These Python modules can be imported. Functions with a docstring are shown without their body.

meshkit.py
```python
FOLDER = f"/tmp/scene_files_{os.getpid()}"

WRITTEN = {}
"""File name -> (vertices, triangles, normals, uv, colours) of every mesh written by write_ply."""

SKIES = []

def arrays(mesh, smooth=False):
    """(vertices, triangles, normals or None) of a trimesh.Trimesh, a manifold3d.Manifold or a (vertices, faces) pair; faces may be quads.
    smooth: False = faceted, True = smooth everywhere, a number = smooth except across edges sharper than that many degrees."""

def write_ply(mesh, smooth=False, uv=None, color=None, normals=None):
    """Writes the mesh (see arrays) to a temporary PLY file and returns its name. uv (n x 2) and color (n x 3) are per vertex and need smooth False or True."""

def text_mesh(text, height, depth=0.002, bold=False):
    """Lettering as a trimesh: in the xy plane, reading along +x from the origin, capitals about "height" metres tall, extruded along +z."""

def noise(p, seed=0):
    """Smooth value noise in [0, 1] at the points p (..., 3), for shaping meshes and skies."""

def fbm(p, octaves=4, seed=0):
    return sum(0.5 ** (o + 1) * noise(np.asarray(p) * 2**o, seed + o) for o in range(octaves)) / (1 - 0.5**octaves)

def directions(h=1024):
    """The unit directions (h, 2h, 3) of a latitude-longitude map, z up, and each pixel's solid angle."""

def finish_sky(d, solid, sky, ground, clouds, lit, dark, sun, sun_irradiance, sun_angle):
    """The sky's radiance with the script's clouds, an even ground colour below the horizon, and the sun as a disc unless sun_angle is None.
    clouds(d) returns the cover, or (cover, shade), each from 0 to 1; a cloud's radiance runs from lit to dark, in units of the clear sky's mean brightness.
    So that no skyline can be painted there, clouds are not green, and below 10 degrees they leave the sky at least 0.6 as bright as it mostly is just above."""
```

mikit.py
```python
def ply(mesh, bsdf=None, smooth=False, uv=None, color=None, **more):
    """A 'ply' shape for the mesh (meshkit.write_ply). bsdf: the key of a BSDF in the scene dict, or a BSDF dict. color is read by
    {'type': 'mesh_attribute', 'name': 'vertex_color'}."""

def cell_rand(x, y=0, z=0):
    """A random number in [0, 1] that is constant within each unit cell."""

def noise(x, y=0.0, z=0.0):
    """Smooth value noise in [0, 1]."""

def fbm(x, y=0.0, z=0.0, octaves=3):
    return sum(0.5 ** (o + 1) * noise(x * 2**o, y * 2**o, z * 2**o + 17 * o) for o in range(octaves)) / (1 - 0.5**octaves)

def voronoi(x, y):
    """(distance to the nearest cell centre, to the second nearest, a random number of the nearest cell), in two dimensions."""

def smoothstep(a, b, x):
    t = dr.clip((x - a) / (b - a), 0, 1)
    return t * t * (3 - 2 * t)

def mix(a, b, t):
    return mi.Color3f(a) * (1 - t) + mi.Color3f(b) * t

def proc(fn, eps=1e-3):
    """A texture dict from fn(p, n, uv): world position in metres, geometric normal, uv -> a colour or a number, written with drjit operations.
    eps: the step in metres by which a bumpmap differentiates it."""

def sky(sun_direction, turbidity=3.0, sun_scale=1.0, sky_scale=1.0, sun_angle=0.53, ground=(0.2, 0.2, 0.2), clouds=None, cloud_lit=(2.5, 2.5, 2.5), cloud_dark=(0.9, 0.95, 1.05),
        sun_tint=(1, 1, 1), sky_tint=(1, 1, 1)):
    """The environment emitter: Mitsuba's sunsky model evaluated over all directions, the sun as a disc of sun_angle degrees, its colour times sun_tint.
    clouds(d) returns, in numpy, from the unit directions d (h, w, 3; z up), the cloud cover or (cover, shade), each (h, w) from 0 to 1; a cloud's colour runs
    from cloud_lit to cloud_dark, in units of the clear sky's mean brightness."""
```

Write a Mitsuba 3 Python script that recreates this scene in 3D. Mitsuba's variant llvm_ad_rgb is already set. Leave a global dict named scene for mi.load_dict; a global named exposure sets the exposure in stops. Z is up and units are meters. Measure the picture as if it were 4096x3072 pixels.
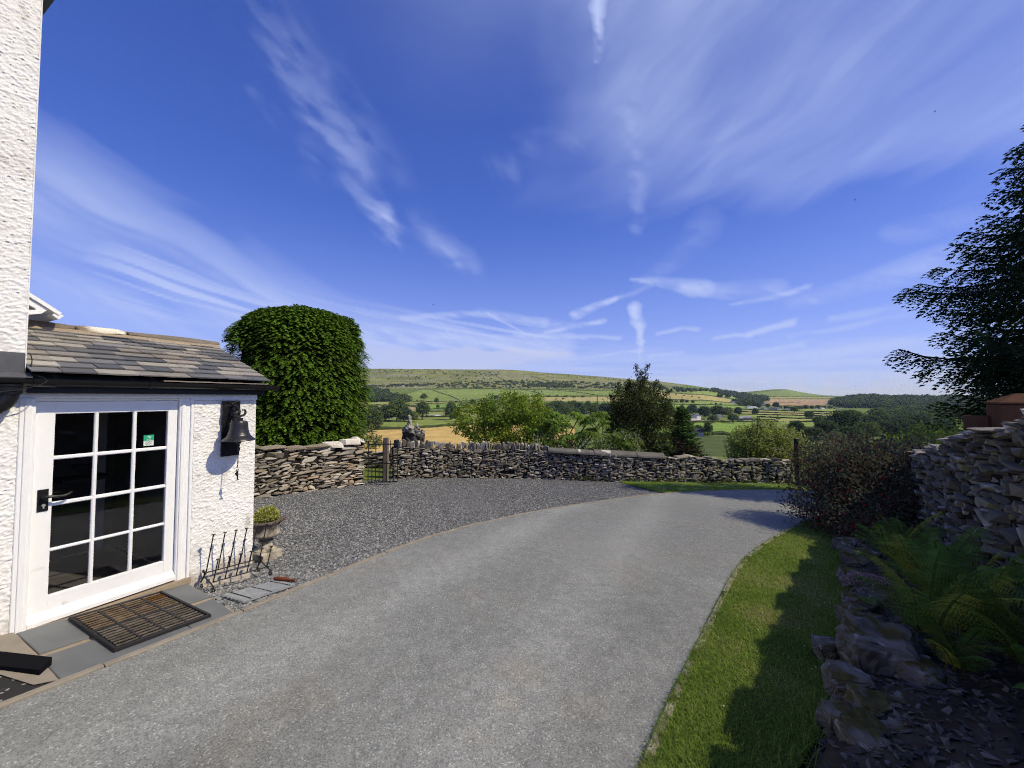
import math, random
import numpy as np, trimesh, mitsuba as mi, mikit, meshkit
import drjit as dr
from shapely.geometry import Polygon, Point, LineString
from shapely import contains_xy
from scipy.spatial import Delaunay, ConvexHull
from scipy.interpolate import PchipInterpolator
from mikit import noise, fbm, voronoi, cell_rand, smoothstep, mix
T = mi.ScalarTransform4f
V = lambda *a: np.array(a, float)
unit = lambda a: a / np.maximum(np.linalg.norm(a, axis=-1, keepdims=True), 1e-9)

# ---------------------------------------------------------------- camera, sky, exposure
EYE = 1.8
PITCH = math.radians(2.1)
FOC = 385.0                                   # focal length in pixels of the 1024 wide picture
scene, labels = {}, {}
scene['camera'] = {'type': 'perspective', 'fov': math.degrees(2 * math.atan(512 / FOC)), 'fov_axis': 'x', 'near_clip': 0.05, 'far_clip': 30000.0,
                   'to_world': T().look_at(origin=[0, 0, EYE], target=[0, math.cos(PITCH), EYE + math.sin(PITCH)], up=[0, 0, 1])}
SUN = V(1.0, -0.21, 1.06)
exposure = 1.6


def seg_mask(px, py, pts, w0, w1, soft=1.0):
    """Soft mask around a polyline in the plane of the cloud layer, width running from w0 to w1."""
    best = np.full(px.shape, 9.0)
    pts = np.array(pts, float)
    n = len(pts) - 1
    for i in range(n):
        a, b = pts[i], pts[i + 1]
        ab = b - a
        t = np.clip(((px - a[0]) * ab[0] + (py - a[1]) * ab[1]) / (ab @ ab), 0, 1)
        w = w0 + (w1 - w0) * (i + t) / n
        best = np.minimum(best, np.hypot(px - a[0] - t * ab[0], py - a[1] - t * ab[1]) / w)
    return np.clip(1 - best, 0, 1) ** soft


def clouds(d):
    """High cirrus: bands and wisps by azimuth (degrees right of north) and elevation, with fibrous noise."""
    az = np.degrees(np.arctan2(d[..., 0], d[..., 1]))
    el = np.degrees(np.arcsin(np.clip(d[..., 2], -1, 1)))

    def fa(sa, se, rot, seed, o=5, warp=0.0):
        x, y = az * math.cos(rot) + el * math.sin(rot), -az * math.sin(rot) + el * math.cos(rot)
        if warp:
            y = y + warp * (meshkit.fbm(np.stack([az * .06, el * .09, 0 * az], -1), 3, seed + 40) - .5)
        return meshkit.fbm(np.stack([x * sa, y * se, 0 * az], -1), o, seed)

    S = lambda a, b, x: (lambda t: t * t * (3 - 2 * t))(np.clip((x - a) / (b - a), 0, 1))
    c = np.zeros(az.shape)
    add = lambda m, k: c + m * k * (1 - c)
    low_rot, mid_rot = -.45, -.85
    fibL = fa(.035, .55, low_rot, 3, 6, 5)                 # long fibres of the left band
    fibM = fa(.05, .40, mid_rot, 7, 6, 6)                  # steeper fibres in the middle
    fibR = fa(.045, .26, .25, 9, 6, 8)                     # veil on the right
    fine = fa(.30, .9, -.3, 21, 5, 3)
    frag = fa(.10, .16, -.6, 51, 4)
    soft = fa(.05, .08, 0, 33, 4)
    # broad band from the left down to the skyline, fibrous at its edges
    m = seg_mask(az, el + 4.5 * (fibL - .5), [(-62, 21), (-51.3, 19.2), (-45.8, 17.4), (-38.3, 15), (-31.3, 12.4), (-23.2, 9.8), (-7.3, 8.4), (8, 7.6)], 7.2, 2.0, .8)
    c = add(m * S(.02, .82, .55 * fibL + .15 * fine + .30 * soft), .88)
    m = seg_mask(az, el + 2.5 * (fibL - .5), [(-62, 11.5), (-51, 10.9), (-44, 10.0), (-36, 8.4), (-26, 6.5)], 3.8, 3, .8)
    c = add(m * S(.18, .74, .75 * fibL + .25 * fine), .60)
    # streaks of the middle
    for pts, a, b, k in (([(-29.5, 36.5), (-26, 34), (-22.6, 32), (-19, 28.9), (-16.5, 25)], 5.6, 3.6, .38), ([(-17.5, 25.5), (-13, 22.8), (-10, 21.5), (-5, 19), (-1.2, 16.8)], 3.0, 2.4, .80), ([(-3, 32.6), (4, 33.2), (10, 33.4)], 2.2, 1.4, .18), ([(-27, 27.5), (-19, 26.8)], 2.2, 1.6, .14), ([(-40, 47), (-33, 41)], 6, 4, .16)):
        m = seg_mask(az + 4 * (fine - .5), el + 8 * (fibM - .5), pts, a * 1.15, b * 1.15, 1.0)
        c = add(m * S(.30, .72, .45 * fibM + .55 * fine) * S(.25, .6, frag), k)
    # veil of the upper right with a feathered lower edge
    edge = 20.5 - .18 * (az - 40) + 12 * (fibR - .5)
    veil = S(edge - .5, edge + 6, el) * S(2, 30, az + .15 * (el - 25) + 22 * (soft - .5))
    fibV = fa(.10, .75, .42, 61, 6, 7)
    c = add(veil * (.30 + .70 * S(.15, .85, .35 * fibR + .30 * fibV + .35 * soft)), .60)
    haze_up = S(36, 52, el + 10 * (soft - .5)) * S(-40, 10, az)
    c = add(haze_up * (.5 + .5 * fibR), .34)
    m = seg_mask(az + 1.5 * (fine - .5), el, [(13.2, 48), (13.2, 45), (12.8, 41.8)], 1.7, .7, .7) * S(.25, .6, fine)
    c = add(m, .9)
    m = seg_mask(az + 2 * (fine - .5), el + 4 * (fibM - .5), [(17.5, 36), (18.5, 31), (19, 27.5), (18.2, 23)], 2.2, 1.2, .8) * S(.3, .7, fine)
    c = add(m, .24)
    # bright fanned wisps over the hill on the left
    fan = fa(.045, 1.5, -.16, 71, 6, 2)
    m = seg_mask(az, el, [(-44, 12), (-30, 10), (-16, 9), (4, 8.6)], 5, 3.2, .7)
    c = add(m * S(.46, .66, fan), .75)
    # contrails and thin low wisps
    wig = 1.1 * (fine - .5)
    rag = .40 + .60 * S(.34, .60, fine)
    for pts, a, b, k in (([(17.4, 16.5), (21, 15.8), (27, 14.4)], .35, 1.3, .62), ([(21, 15.8), (29, 13.9), (35, 13.0)], .7, 1.6, .40), ([(18, 15.5), (24, 19), (27, 22)], .8, 2.6, .16), ([(9.2, 12.0), (12.4, 13.2), (15.2, 14.1)], .85, .45, .85), ([(15, 14.1), (17.6, 14.6), (20, 15.5)], .35, .45, .5), ([(5.0, 9.7), (9, 10.4), (13.6, 11.1)], .35, .45, .8), ([(29.6, 11.9), (34, 12.2), (37.8, 12.9)], .28, .5, .65), ([(36, 11.2), (42, 12.2), (47, 13.2), (54, 14)], .9, 2.2, .45),
                         ([(-3.9, 12.7), (0.6, 10.4), (4.6, 8.0)], .14, .26, .65), ([(-10.6, 11.1), (-9, 9.6), (-7.2, 7.5)], .12, .15, .55), ([(17.9, 12.7), (18.0, 11.2), (18.8, 9.9), (18.5, 8.6), (19.0, 7.6)], 1.05, .35, 1.0), ([(18.6, 7.2), (18.4, 5.0)], .35, .22, .6), ([(28.4, 5.1), (33, 5.9), (37.2, 6.3)], .35, .45, .7),
                         ([(26, 3.8), (36, 4.9), (50, 6.3)], .35, .7, .5), ([(32, 8.2), (34, 8.7), (36.4, 9.1)], .40, .55, .75), ([(28, 7.9), (30.4, 8.2), (32, 8.0)], .3, .4, .6), ([(6.6, 5.3), (12, 6.0), (19, 6.8)], .18, .34, .65), ([(-16, 11.4), (-10, 12.1), (-4.4, 12.5), (0, 11.9), (5, 11.2)], .5, .8, .55), ([(-24, 10), (-14, 9.2), (-4, 9.0), (8, 9.1), (16, 8.7)], .8, .4, .6), ([(5, 11), (9, 10.6)], .7, .5, .35),
                         ([(21, 9.0), (24, 9.5), (26, 9.2)], .3, .35, .6), ([(40, 9.2), (50, 9.6)], .4, .8, .4), ([(30, 4.0), (46, 3.8), (56, 4.2)], .5, .6, .4), ([(-16, 8.3), (-8, 7.9), (0, 8.1)], .9, .7, .5), ([(8.6, 6.6), (9.8, 5.0)], .12, .2, .5), ([(45, 17), (58, 16.5)], 1.2, 2.0, .2), ([(20, 6.0), (24, 6.2)], .3, .3, .5), ([(36, 7.4), (46, 8.6)], .3, .5, .4)):
        m = seg_mask(az + wig, el + .6 * wig, pts, a, b, .6)
        c = add(m * rag, k)
    low = S(10, 2.5, el) * S(.42, .62, fa(.07, 1.3, -.03, 11, 6, .5))
    c = add(low, .50)
    c = add(S(30, -2, el) ** 1.6, .50)
    c = add(S(11, 0, el) ** 1.3, .45)                     # pale air near the horizon
    # grey-mauve stratus bar over the hill and small cumulus far off
    lump = fa(.30, .12, 0, 13, 5)
    top = 7.3 + .9 * (lump - .5) * 2 + .5 * (fine - .5) - .015 * np.maximum(az + 5, 0)
    bot = 1.2 + .20 * np.maximum(az + 16, 0)
    bar = S(0, .4, top - el) * S(bot - .5, bot + .8 + .8 * (fine - .5), el) * S(24, 6, az) * S(-45, -30, az)
    shade = bar * (.75 - .25 * S(3, 6, el))
    c = np.maximum(c, bar * .80)
    haze = S(3.6, 2.0, el + .5 * (lump - .5)) * S(14, 24, az)
    shade = np.maximum(shade, .55 * haze)
    c = np.maximum(c, .62 * haze)
    cum = S(.52, .62, fa(.55, 1.0, .0, 31)) * S(3.0, 2.3, el) * S(.9, 1.3, el) * S(17, 24, az)
    c = np.maximum(c, cum * .9)
    shade = shade * (1 - cum)
    return np.clip(c, 0, .95), np.clip(shade, 0, 1)


scene['sky'] = mikit.sky(SUN.tolist(), turbidity=2.6, clouds=clouds, cloud_lit=(1.85, 2.2, 3.5), cloud_dark=(2.25, 2.35, 3.0), sky_tint=(.60, .71, 1.52), sun_tint=(.965, 1.03, 1.0), ground=(.16, .17, .12))

# ---------------------------------------------------------------- helpers
_used = {}


def num(key):
    n = _used.get(key, 0)
    _used[key] = n + 1
    return key if n == 0 else f'{key}_{n:03d}'


def thing(name, label, cat, group=None):
    key = num(name)
    labels[key] = {'label': label, 'category': cat}
    if group:
        labels[key]['group'] = group
    return key


def obj(name, mesh, mat, parent=None, smooth=False, color=None, kind=None, label=None, cat=None, group=None, M=None):
    key = num((parent + '__' if parent else '') + name)
    scene[key] = mikit.ply(mesh, mat, smooth=smooth, color=color)
    if M is not None:
        scene[key]['to_world'] = T(M)
    note(key, kind, label, cat, group)
    return key


def note(key, kind=None, label=None, cat=None, group=None):
    for k, v in (('kind', kind), ('label', label), ('category', cat), ('group', group)):
        if v:
            labels.setdefault(key, {})[k] = v


def copy_of(name, shape, parent, M):
    key = num(parent + '__' + name)
    scene[key] = {**shape, 'to_world': T(M)}
    return key


cat = trimesh.util.concatenate
A0, U, N = V(-3.54, 3.43), V(.454, .891), V(.891, -.454)     # porch wall: a point of it, along it, out of it
FR = np.eye(4); FR[:2, 0], FR[:2, 1], FR[:2, 3] = U, N, A0   # frame (s along the porch wall, e out of it, z)
FR[:3, 0] = [U[0], U[1], 0]; FR[:3, 1] = [N[0], N[1], 0]


def W(s, e, z=0.0):
    p = A0 + U * s + N * e
    return V(p[0], p[1], z)


def place(m):
    """From (s, e, z) into the world; the frame is left handed, so faces are turned round."""
    m = m.copy()
    m.apply_transform(FR)
    if np.linalg.det(FR[:3, :3]) < 0 and m.volume < 0:
        m.invert()
    return m


def box(x0, x1, y0, y1, z0, z1, ch=0.0):
    if ch <= 0:
        m = trimesh.creation.box((x1 - x0, y1 - y0, z1 - z0))
        m.apply_translation(((x0 + x1) / 2, (y0 + y1) / 2, (z0 + z1) / 2))
        return m
    c = V((x0 + x1) / 2, (y0 + y1) / 2, (z0 + z1) / 2)
    h = V(x1 - x0, y1 - y0, z1 - z0) / 2
    P = []
    for sx in (-1, 1):
        for sy in (-1, 1):
            for sz in (-1, 1):
                q = V(sx, sy, sz) * h
                for k in range(3):
                    r = q.copy() - V(sx, sy, sz) * ch
                    r[k] = q[k]
                    P.append(c + r)
    return hull(P)


def hull(P):
    P = np.asarray(P, float)
    m = trimesh.Trimesh(P, ConvexHull(P, qhull_options='QJ').simplices, process=True)
    m.fix_normals()
    return m


def tube(pts, r, k=7, cap=True):
    p = np.asarray(pts, float)
    r = np.broadcast_to(r, (len(p),)).astype(float)
    t = unit(np.gradient(p, axis=0))
    ref = V(0, 0, 1) if abs(t[0][2]) < .9 else V(1, 0, 0)
    a = np.zeros_like(p)
    prev = unit(np.cross(t[0], ref))
    for i in range(len(p)):
        prev = unit(prev - (prev @ t[i]) * t[i])
        a[i] = prev
    b = np.cross(t, a)
    ang = np.arange(k) * 2 * np.pi / k
    v = p[:, None] + r[:, None, None] * (np.cos(ang)[None, :, None] * a[:, None] + np.sin(ang)[None, :, None] * b[:, None])
    i, j = np.meshgrid(np.arange(len(p) - 1), np.arange(k), indexing='ij')
    j2 = (j + 1) % k
    q = np.stack([i * k + j, i * k + j2, (i + 1) * k + j2, (i + 1) * k + j], -1).reshape(-1, 4)
    f = np.vstack([q[:, [0, 1, 2]], q[:, [0, 2, 3]]])
    v = v.reshape(-1, 3)
    if cap:
        n = len(v)
        v = np.vstack([v, p[0], p[-1]])
        jj = np.arange(k)
        f = np.vstack([f, np.stack([(jj + 1) % k, jj, 0 * jj + n], 1), np.stack([n - k + jj, n - k + (jj + 1) % k, 0 * jj + n + 1], 1)])
    return trimesh.Trimesh(v, f, process=False)


def arc(P, n=24):
    """A smooth curve through the points P."""
    P = np.asarray(P, float)
    t = np.r_[0, np.cumsum(np.linalg.norm(np.diff(P, axis=0), axis=1))]
    from scipy.interpolate import CubicSpline
    return CubicSpline(t, P)(np.linspace(0, t[-1], n))


def lathe(prof, k=40):
    return trimesh.creation.revolve(np.array(prof, float), sections=k)


def soup(parts):
    """Joins (vertices, faces, colours) triples."""
    vs, fs, cs, at = [], [], [], 0
    for v, f, c in parts:
        vs.append(v); fs.append(f + at); cs.append(c); at += len(v)
    return (np.vstack(vs), np.vstack(fs)), np.vstack(cs)


def col_var(base, n, rng, v=.18, hue=.06):
    base = np.asarray(base, float)
    c = base * (1 + rng.normal(0, v, (n, 1))) * (1 + rng.normal(0, hue, (n, 3)))
    return np.clip(c, .004, .9)


def leaves(P, D, Nn, L, Wd, C, fold=.25, droop=0.0):
    """One folded diamond (two triangles) per leaf: base P, along D, roughly facing Nn."""
    n = len(P)
    L, Wd = np.broadcast_to(L, n)[:, None], np.broadcast_to(Wd, n)[:, None]
    D = unit(D)
    S = unit(np.cross(D, Nn))
    Nn = np.cross(S, D)
    v = np.stack([P, P + .45 * L * D + .5 * Wd * S + fold * .5 * Wd * Nn, P + L * D + np.array([0, 0, -1.0]) * droop * L, P + .45 * L * D - .5 * Wd * S + fold * .5 * Wd * Nn], 1).reshape(-1, 3)
    k = np.arange(n)[:, None] * 4
    f = np.hstack([k, k + 1, k + 2, k, k + 2, k + 3]).reshape(-1, 3)
    return v, f, np.repeat(C, 4, 0)


def rand_dirs(n, rng):
    return unit(rng.normal(size=(n, 3)))


def gz(x, y):
    """Height of the yard: it falls gently along the porch wall."""
    s = .454 * np.asarray(x) + .891 * np.asarray(y) - 1.449
    s = np.where(s < -3, -3 - 2 * (1 - np.exp((s + 3) / 2)), s)
    return -.016 - .08 * s


def sheet(poly, step, zf, jitter=0.0, seed=0, edge=None):
    """A polygon (plan) as a triangle mesh with points every step metres at the heights zf(x, y)."""
    poly = Polygon(poly) if not isinstance(poly, Polygon) else poly
    x0, y0, x1, y1 = poly.bounds
    rng = np.random.default_rng(seed)
    gx, gy = np.meshgrid(np.arange(x0, x1, step), np.arange(y0, y1, step))
    P = np.stack([gx.ravel(), gy.ravel()], 1) + rng.uniform(-jitter, jitter, (gx.size, 2)) * step
    P = P[contains_xy(poly.buffer(-.3 * step), P[:, 0], P[:, 1])]
    b = poly.exterior
    es = edge or step
    B = np.array([b.interpolate(t).coords[0] for t in np.arange(0, b.length, es)])
    P = np.vstack([P, B, np.array(b.coords)[:-1]])
    P = np.unique(P.round(4), axis=0)
    f = Delaunay(P).simplices
    c = P[f].mean(1)
    f = f[contains_xy(poly.buffer(1e-4), c[:, 0], c[:, 1])]
    a = P[f]
    cr = (a[:, 1, 0] - a[:, 0, 0]) * (a[:, 2, 1] - a[:, 0, 1]) - (a[:, 1, 1] - a[:, 0, 1]) * (a[:, 2, 0] - a[:, 0, 0])
    f = np.where((cr < 0)[:, None], f[:, ::-1], f)[np.abs(cr) > 1e-9]
    return trimesh.Trimesh(np.c_[P, zf(P[:, 0], P[:, 1])], f, process=False)


# ---------------------------------------------------------------- materials
def mat(name, d):
    scene[name] = d
    return name


VC = {'type': 'mesh_attribute', 'name': 'vertex_color'}
rgb = lambda *c: {'type': 'rgb', 'value': list(c)}
two = lambda b: {'type': 'twosided', 'bsdf': b}
M_leaf = mat('mat_leaf', {'type': 'principledthin', 'base_color': VC, 'roughness': .55, 'diff_trans': .75, 'eta': 1.4})
M_leafdull = mat('mat_leaf_dull', {'type': 'principledthin', 'base_color': VC, 'roughness': .9, 'diff_trans': .5, 'eta': 1.25})
M_vc = mat('mat_vc', two({'type': 'diffuse', 'reflectance': VC}))
M_stone = mat('mat_stone', two({'type': 'bumpmap', 'arbitrary': mikit.proc(lambda p, n, uv: .010 * fbm(p.x * 45, p.y * 45, p.z * 70, 3), eps=3e-3), 'bsdf': {'type': 'principled', 'base_color': VC, 'roughness': .85, 'specular': .25}}))


def asphalt(p, n, uv):
    d1, d2, r = voronoi(p.x * 130, p.y * 130)
    e = (p.x + 3.54) * .891 - (p.y - 3.43) * .454
    big = fbm(p.x * .8, p.y * .8, 0, 4)
    track = smoothstep(.5, 0, dr.abs(e - 1.95)) + smoothstep(.55, 0, dr.abs(e - 3.55))
    tone = .185 + .04 * track + .06 * (big - .5)
    chip = dr.select(r > .96, 1.7, dr.select(r < .3, .72, .86 + .30 * r))
    patch = smoothstep(.62, .75, fbm(p.x * 2.3 + 7, p.y * 2.3, 3, 3))
    grain = .80 + .42 * fbm(p.x * 14, p.y * 14, 1, 3)
    stain = smoothstep(.26, .05, dr.sqrt(dr.square(p.x - .06) + dr.square(p.y - 2.75))) + smoothstep(.14, .03, dr.sqrt(dr.square(p.x + .03) + dr.square(p.y - 2.45)))
    return mix((.965, 1.0, .95), (1.04, .98, .82), dr.minimum(1, patch * .3 + .5 * stain)) * (tone * chip * grain)


M_asphalt = mat('mat_asphalt', two({'type': 'bumpmap', 'arbitrary': mikit.proc(lambda p, n, uv: .003 * voronoi(p.x * 130, p.y * 130)[0] + .004 * noise(p.x * 45, p.y * 45, 0), eps=2e-3),
                                    'bsdf': {'type': 'principled', 'base_color': mikit.proc(asphalt), 'roughness': .8, 'specular': .3}}))


M_tarmac = mat('mat_dark_tarmac', two({'type': 'diffuse', 'reflectance': mikit.proc(lambda p, n, uv: mi.Color3f(.035) + mi.Color3f(.22, .21, .19) * smoothstep(.93, .95, voronoi(p.x * 60, p.y * 60)[2]))}))


def gravelbed(p, n, uv):
    d1, d2, r = voronoi(p.x * 48, p.y * 48)
    big = .85 + .35 * fbm(p.x * 1.1, p.y * 1.1, 0, 3)
    return mix((.075, .079, .082), (.25, .255, .26), r) * (big * smoothstep(.02, .25, d2 - d1))


M_gravel = mat('mat_gravel', two({'type': 'bumpmap', 'arbitrary': mikit.proc(lambda p, n, uv: -.009 * voronoi(p.x * 48, p.y * 48)[0], eps=2e-3), 'bsdf': {'type': 'diffuse', 'reflectance': mikit.proc(gravelbed)}}))
M_soil = mat('mat_soil', two({'type': 'diffuse', 'reflectance': mikit.proc(lambda p, n, uv: mix((.028, .023, .017), (.085, .07, .053), fbm(p.x * 9, p.y * 9, p.z * 9, 4)))}))
M_core = mat('mat_wall_core', two({'type': 'diffuse', 'reflectance': rgb(.022, .020, .017)}))
M_turf = mat('mat_turf', two({'type': 'diffuse', 'reflectance': mikit.proc(lambda p, n, uv: mix((.08, .115, .024), (.16, .20, .055), fbm(p.x * 7, p.y * 7, 0, 4)))}))
M_white = mat('mat_render', two({'type': 'diffuse', 'reflectance': mikit.proc(lambda p, n, uv: mix(mix((.80, .80, .79), (.66, .65, .62), smoothstep(.45, .8, fbm(p.x * 2, p.y * 2, p.z * 1.2, 4)) * .6), (.34, .29, .23), .75 * smoothstep(.55, .95, fbm(p.x * 9, p.y * 9, p.z * 5, 4) + smoothstep(.22, -.18, p.z + .09 * ((p.x + 3.54) * .454 + (p.y - 3.43) * .891)) * .75)))}))
M_paint = mat('mat_white_paint', two({'type': 'bumpmap', 'arbitrary': mikit.proc(lambda p, n, uv: .0006 * noise(p.x * 60, p.y * 60, p.z * 9), eps=2e-3), 'bsdf': {'type': 'principled', 'base_color': mikit.proc(
    lambda p, n, uv: mix((.79, .80, .81), (.50, .47, .42), smoothstep(.70, .80, fbm(p.x * 14, p.y * 14, p.z * 9, 4)) * smoothstep(.75, .15, p.z) * .8)), 'roughness': .38, 'specular': .5}}))
M_glass = mat('mat_pane', {'type': 'thindielectric', 'int_ior': 1.5})
M_black = mat('mat_black_gloss', two({'type': 'principled', 'base_color': rgb(.008, .008, .009), 'roughness': .36, 'specular': .35}))
M_iron = mat('mat_iron', two({'type': 'principled', 'base_color': rgb(.014, .014, .015), 'roughness': .45, 'specular': .5}))
M_ironbump = mat('mat_iron_cast', two({'type': 'bumpmap', 'arbitrary': mikit.proc(lambda p, n, uv: .0015 * fbm(p.x * 60, p.y * 60, p.z * 60, 3), eps=1e-3), 'bsdf': {'type': 'principled', 'base_color': rgb(.016, .016, .018), 'roughness': .36, 'specular': .5}}))
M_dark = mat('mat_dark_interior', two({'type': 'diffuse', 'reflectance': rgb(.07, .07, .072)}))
M_mortar = mat('mat_mortar', two({'type': 'diffuse', 'reflectance': mikit.proc(lambda p, n, uv: mix((.38, .30, .21), (.24, .20, .16), fbm(p.x * 12, p.y * 12, p.z * 12, 4)))}))
M_kerb = mat('mat_kerb', two({'type': 'diffuse', 'reflectance': mikit.proc(lambda p, n, uv: mix((.31, .275, .225), (.18, .16, .135), fbm(p.x * 9, p.y * 9, p.z * 9, 4)))}))
M_kerbdark = mat('mat_kerb_mossy', two({'type': 'diffuse', 'reflectance': mikit.proc(lambda p, n, uv: mix(mix((.36, .33, .27), (.17, .15, .125), fbm(p.x * 14, p.y * 14, p.z * 14, 4)), (.05, .055, .02), smoothstep(.55, .68, fbm(p.x * 6 + 3, p.y * 6, 2, 3))))}))
M_slab = mat('mat_slab', two({'type': 'bumpmap', 'arbitrary': mikit.proc(lambda p, n, uv: .002 * fbm(p.x * 30, p.y * 30, 0, 3), eps=2e-3), 'bsdf': {'type': 'principled', 'base_color': mikit.proc(lambda p, n, uv: mix((.085, .095, .10), (.16, .165, .165), fbm(p.x * 3, p.y * 5, 0, 4))), 'roughness': .6, 'specular': .35}}))
M_slate = mat('mat_slate', two({'type': 'bumpmap', 'arbitrary': mikit.proc(lambda p, n, uv: .0009 * fbm(p.x * 12, p.y * 12, p.z * 20, 3), eps=6e-3), 'bsdf': {'type': 'principled', 'base_color': VC, 'roughness': .7, 'specular': .3}}))
M_rubber = mat('mat_rubber', two({'type': 'principled', 'base_color': rgb(.018, .018, .02), 'roughness': .6, 'specular': .3}))
M_matt = mat('mat_matt_black', two({'type': 'diffuse', 'reflectance': rgb(.010, .010, .012)}))
M_coir = mat('mat_coir', two({'type': 'bumpmap', 'arbitrary': mikit.proc(lambda p, n, uv: .004 * noise(p.x * 300, p.y * 300, p.z * 300), eps=1e-3), 'bsdf': {'type': 'diffuse', 'reflectance': VC}}))
M_galv = mat('mat_galvanised', two({'type': 'principled', 'base_color': mikit.proc(lambda p, n, uv: mix((.42, .44, .45), (.26, .28, .30), fbm(p.x * 20, p.y * 20, p.z * 20, 3))), 'roughness': .5, 'metallic': .35}))
M_bark = mat('mat_bark', two({'type': 'bumpmap', 'arbitrary': mikit.proc(lambda p, n, uv: .02 * fbm(p.x * 25, p.y * 25, p.z * 6, 3), eps=3e-3), 'bsdf': {'type': 'diffuse', 'reflectance': mikit.proc(lambda p, n, uv: mix((.05, .038, .028), (.12, .095, .075), noise(p.x * 9, p.y * 9, p.z * 3)))}}))
M_wood = mat('mat_redwood', two({'type': 'diffuse', 'reflectance': mikit.proc(lambda p, n, uv: mix((.14, .075, .045), (.08, .046, .032), fbm(p.x * 22, p.y * 22, p.z * 3, 4)))}))
M_greywood = mat('mat_greywood', two({'type': 'diffuse', 'reflectance': mikit.proc(lambda p, n, uv: mix((.24, .20, .16), (.13, .11, .09), fbm(p.x * 40, p.y * 40, p.z * 4, 4)))}))
M_lime = mat('mat_lime', two({'type': 'bumpmap', 'arbitrary': mikit.proc(lambda p, n, uv: .03 * fbm(p.x * 22, p.y * 22, p.z * 22, 4), eps=4e-3), 'bsdf': {'type': 'diffuse', 'reflectance': VC}}))

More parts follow.
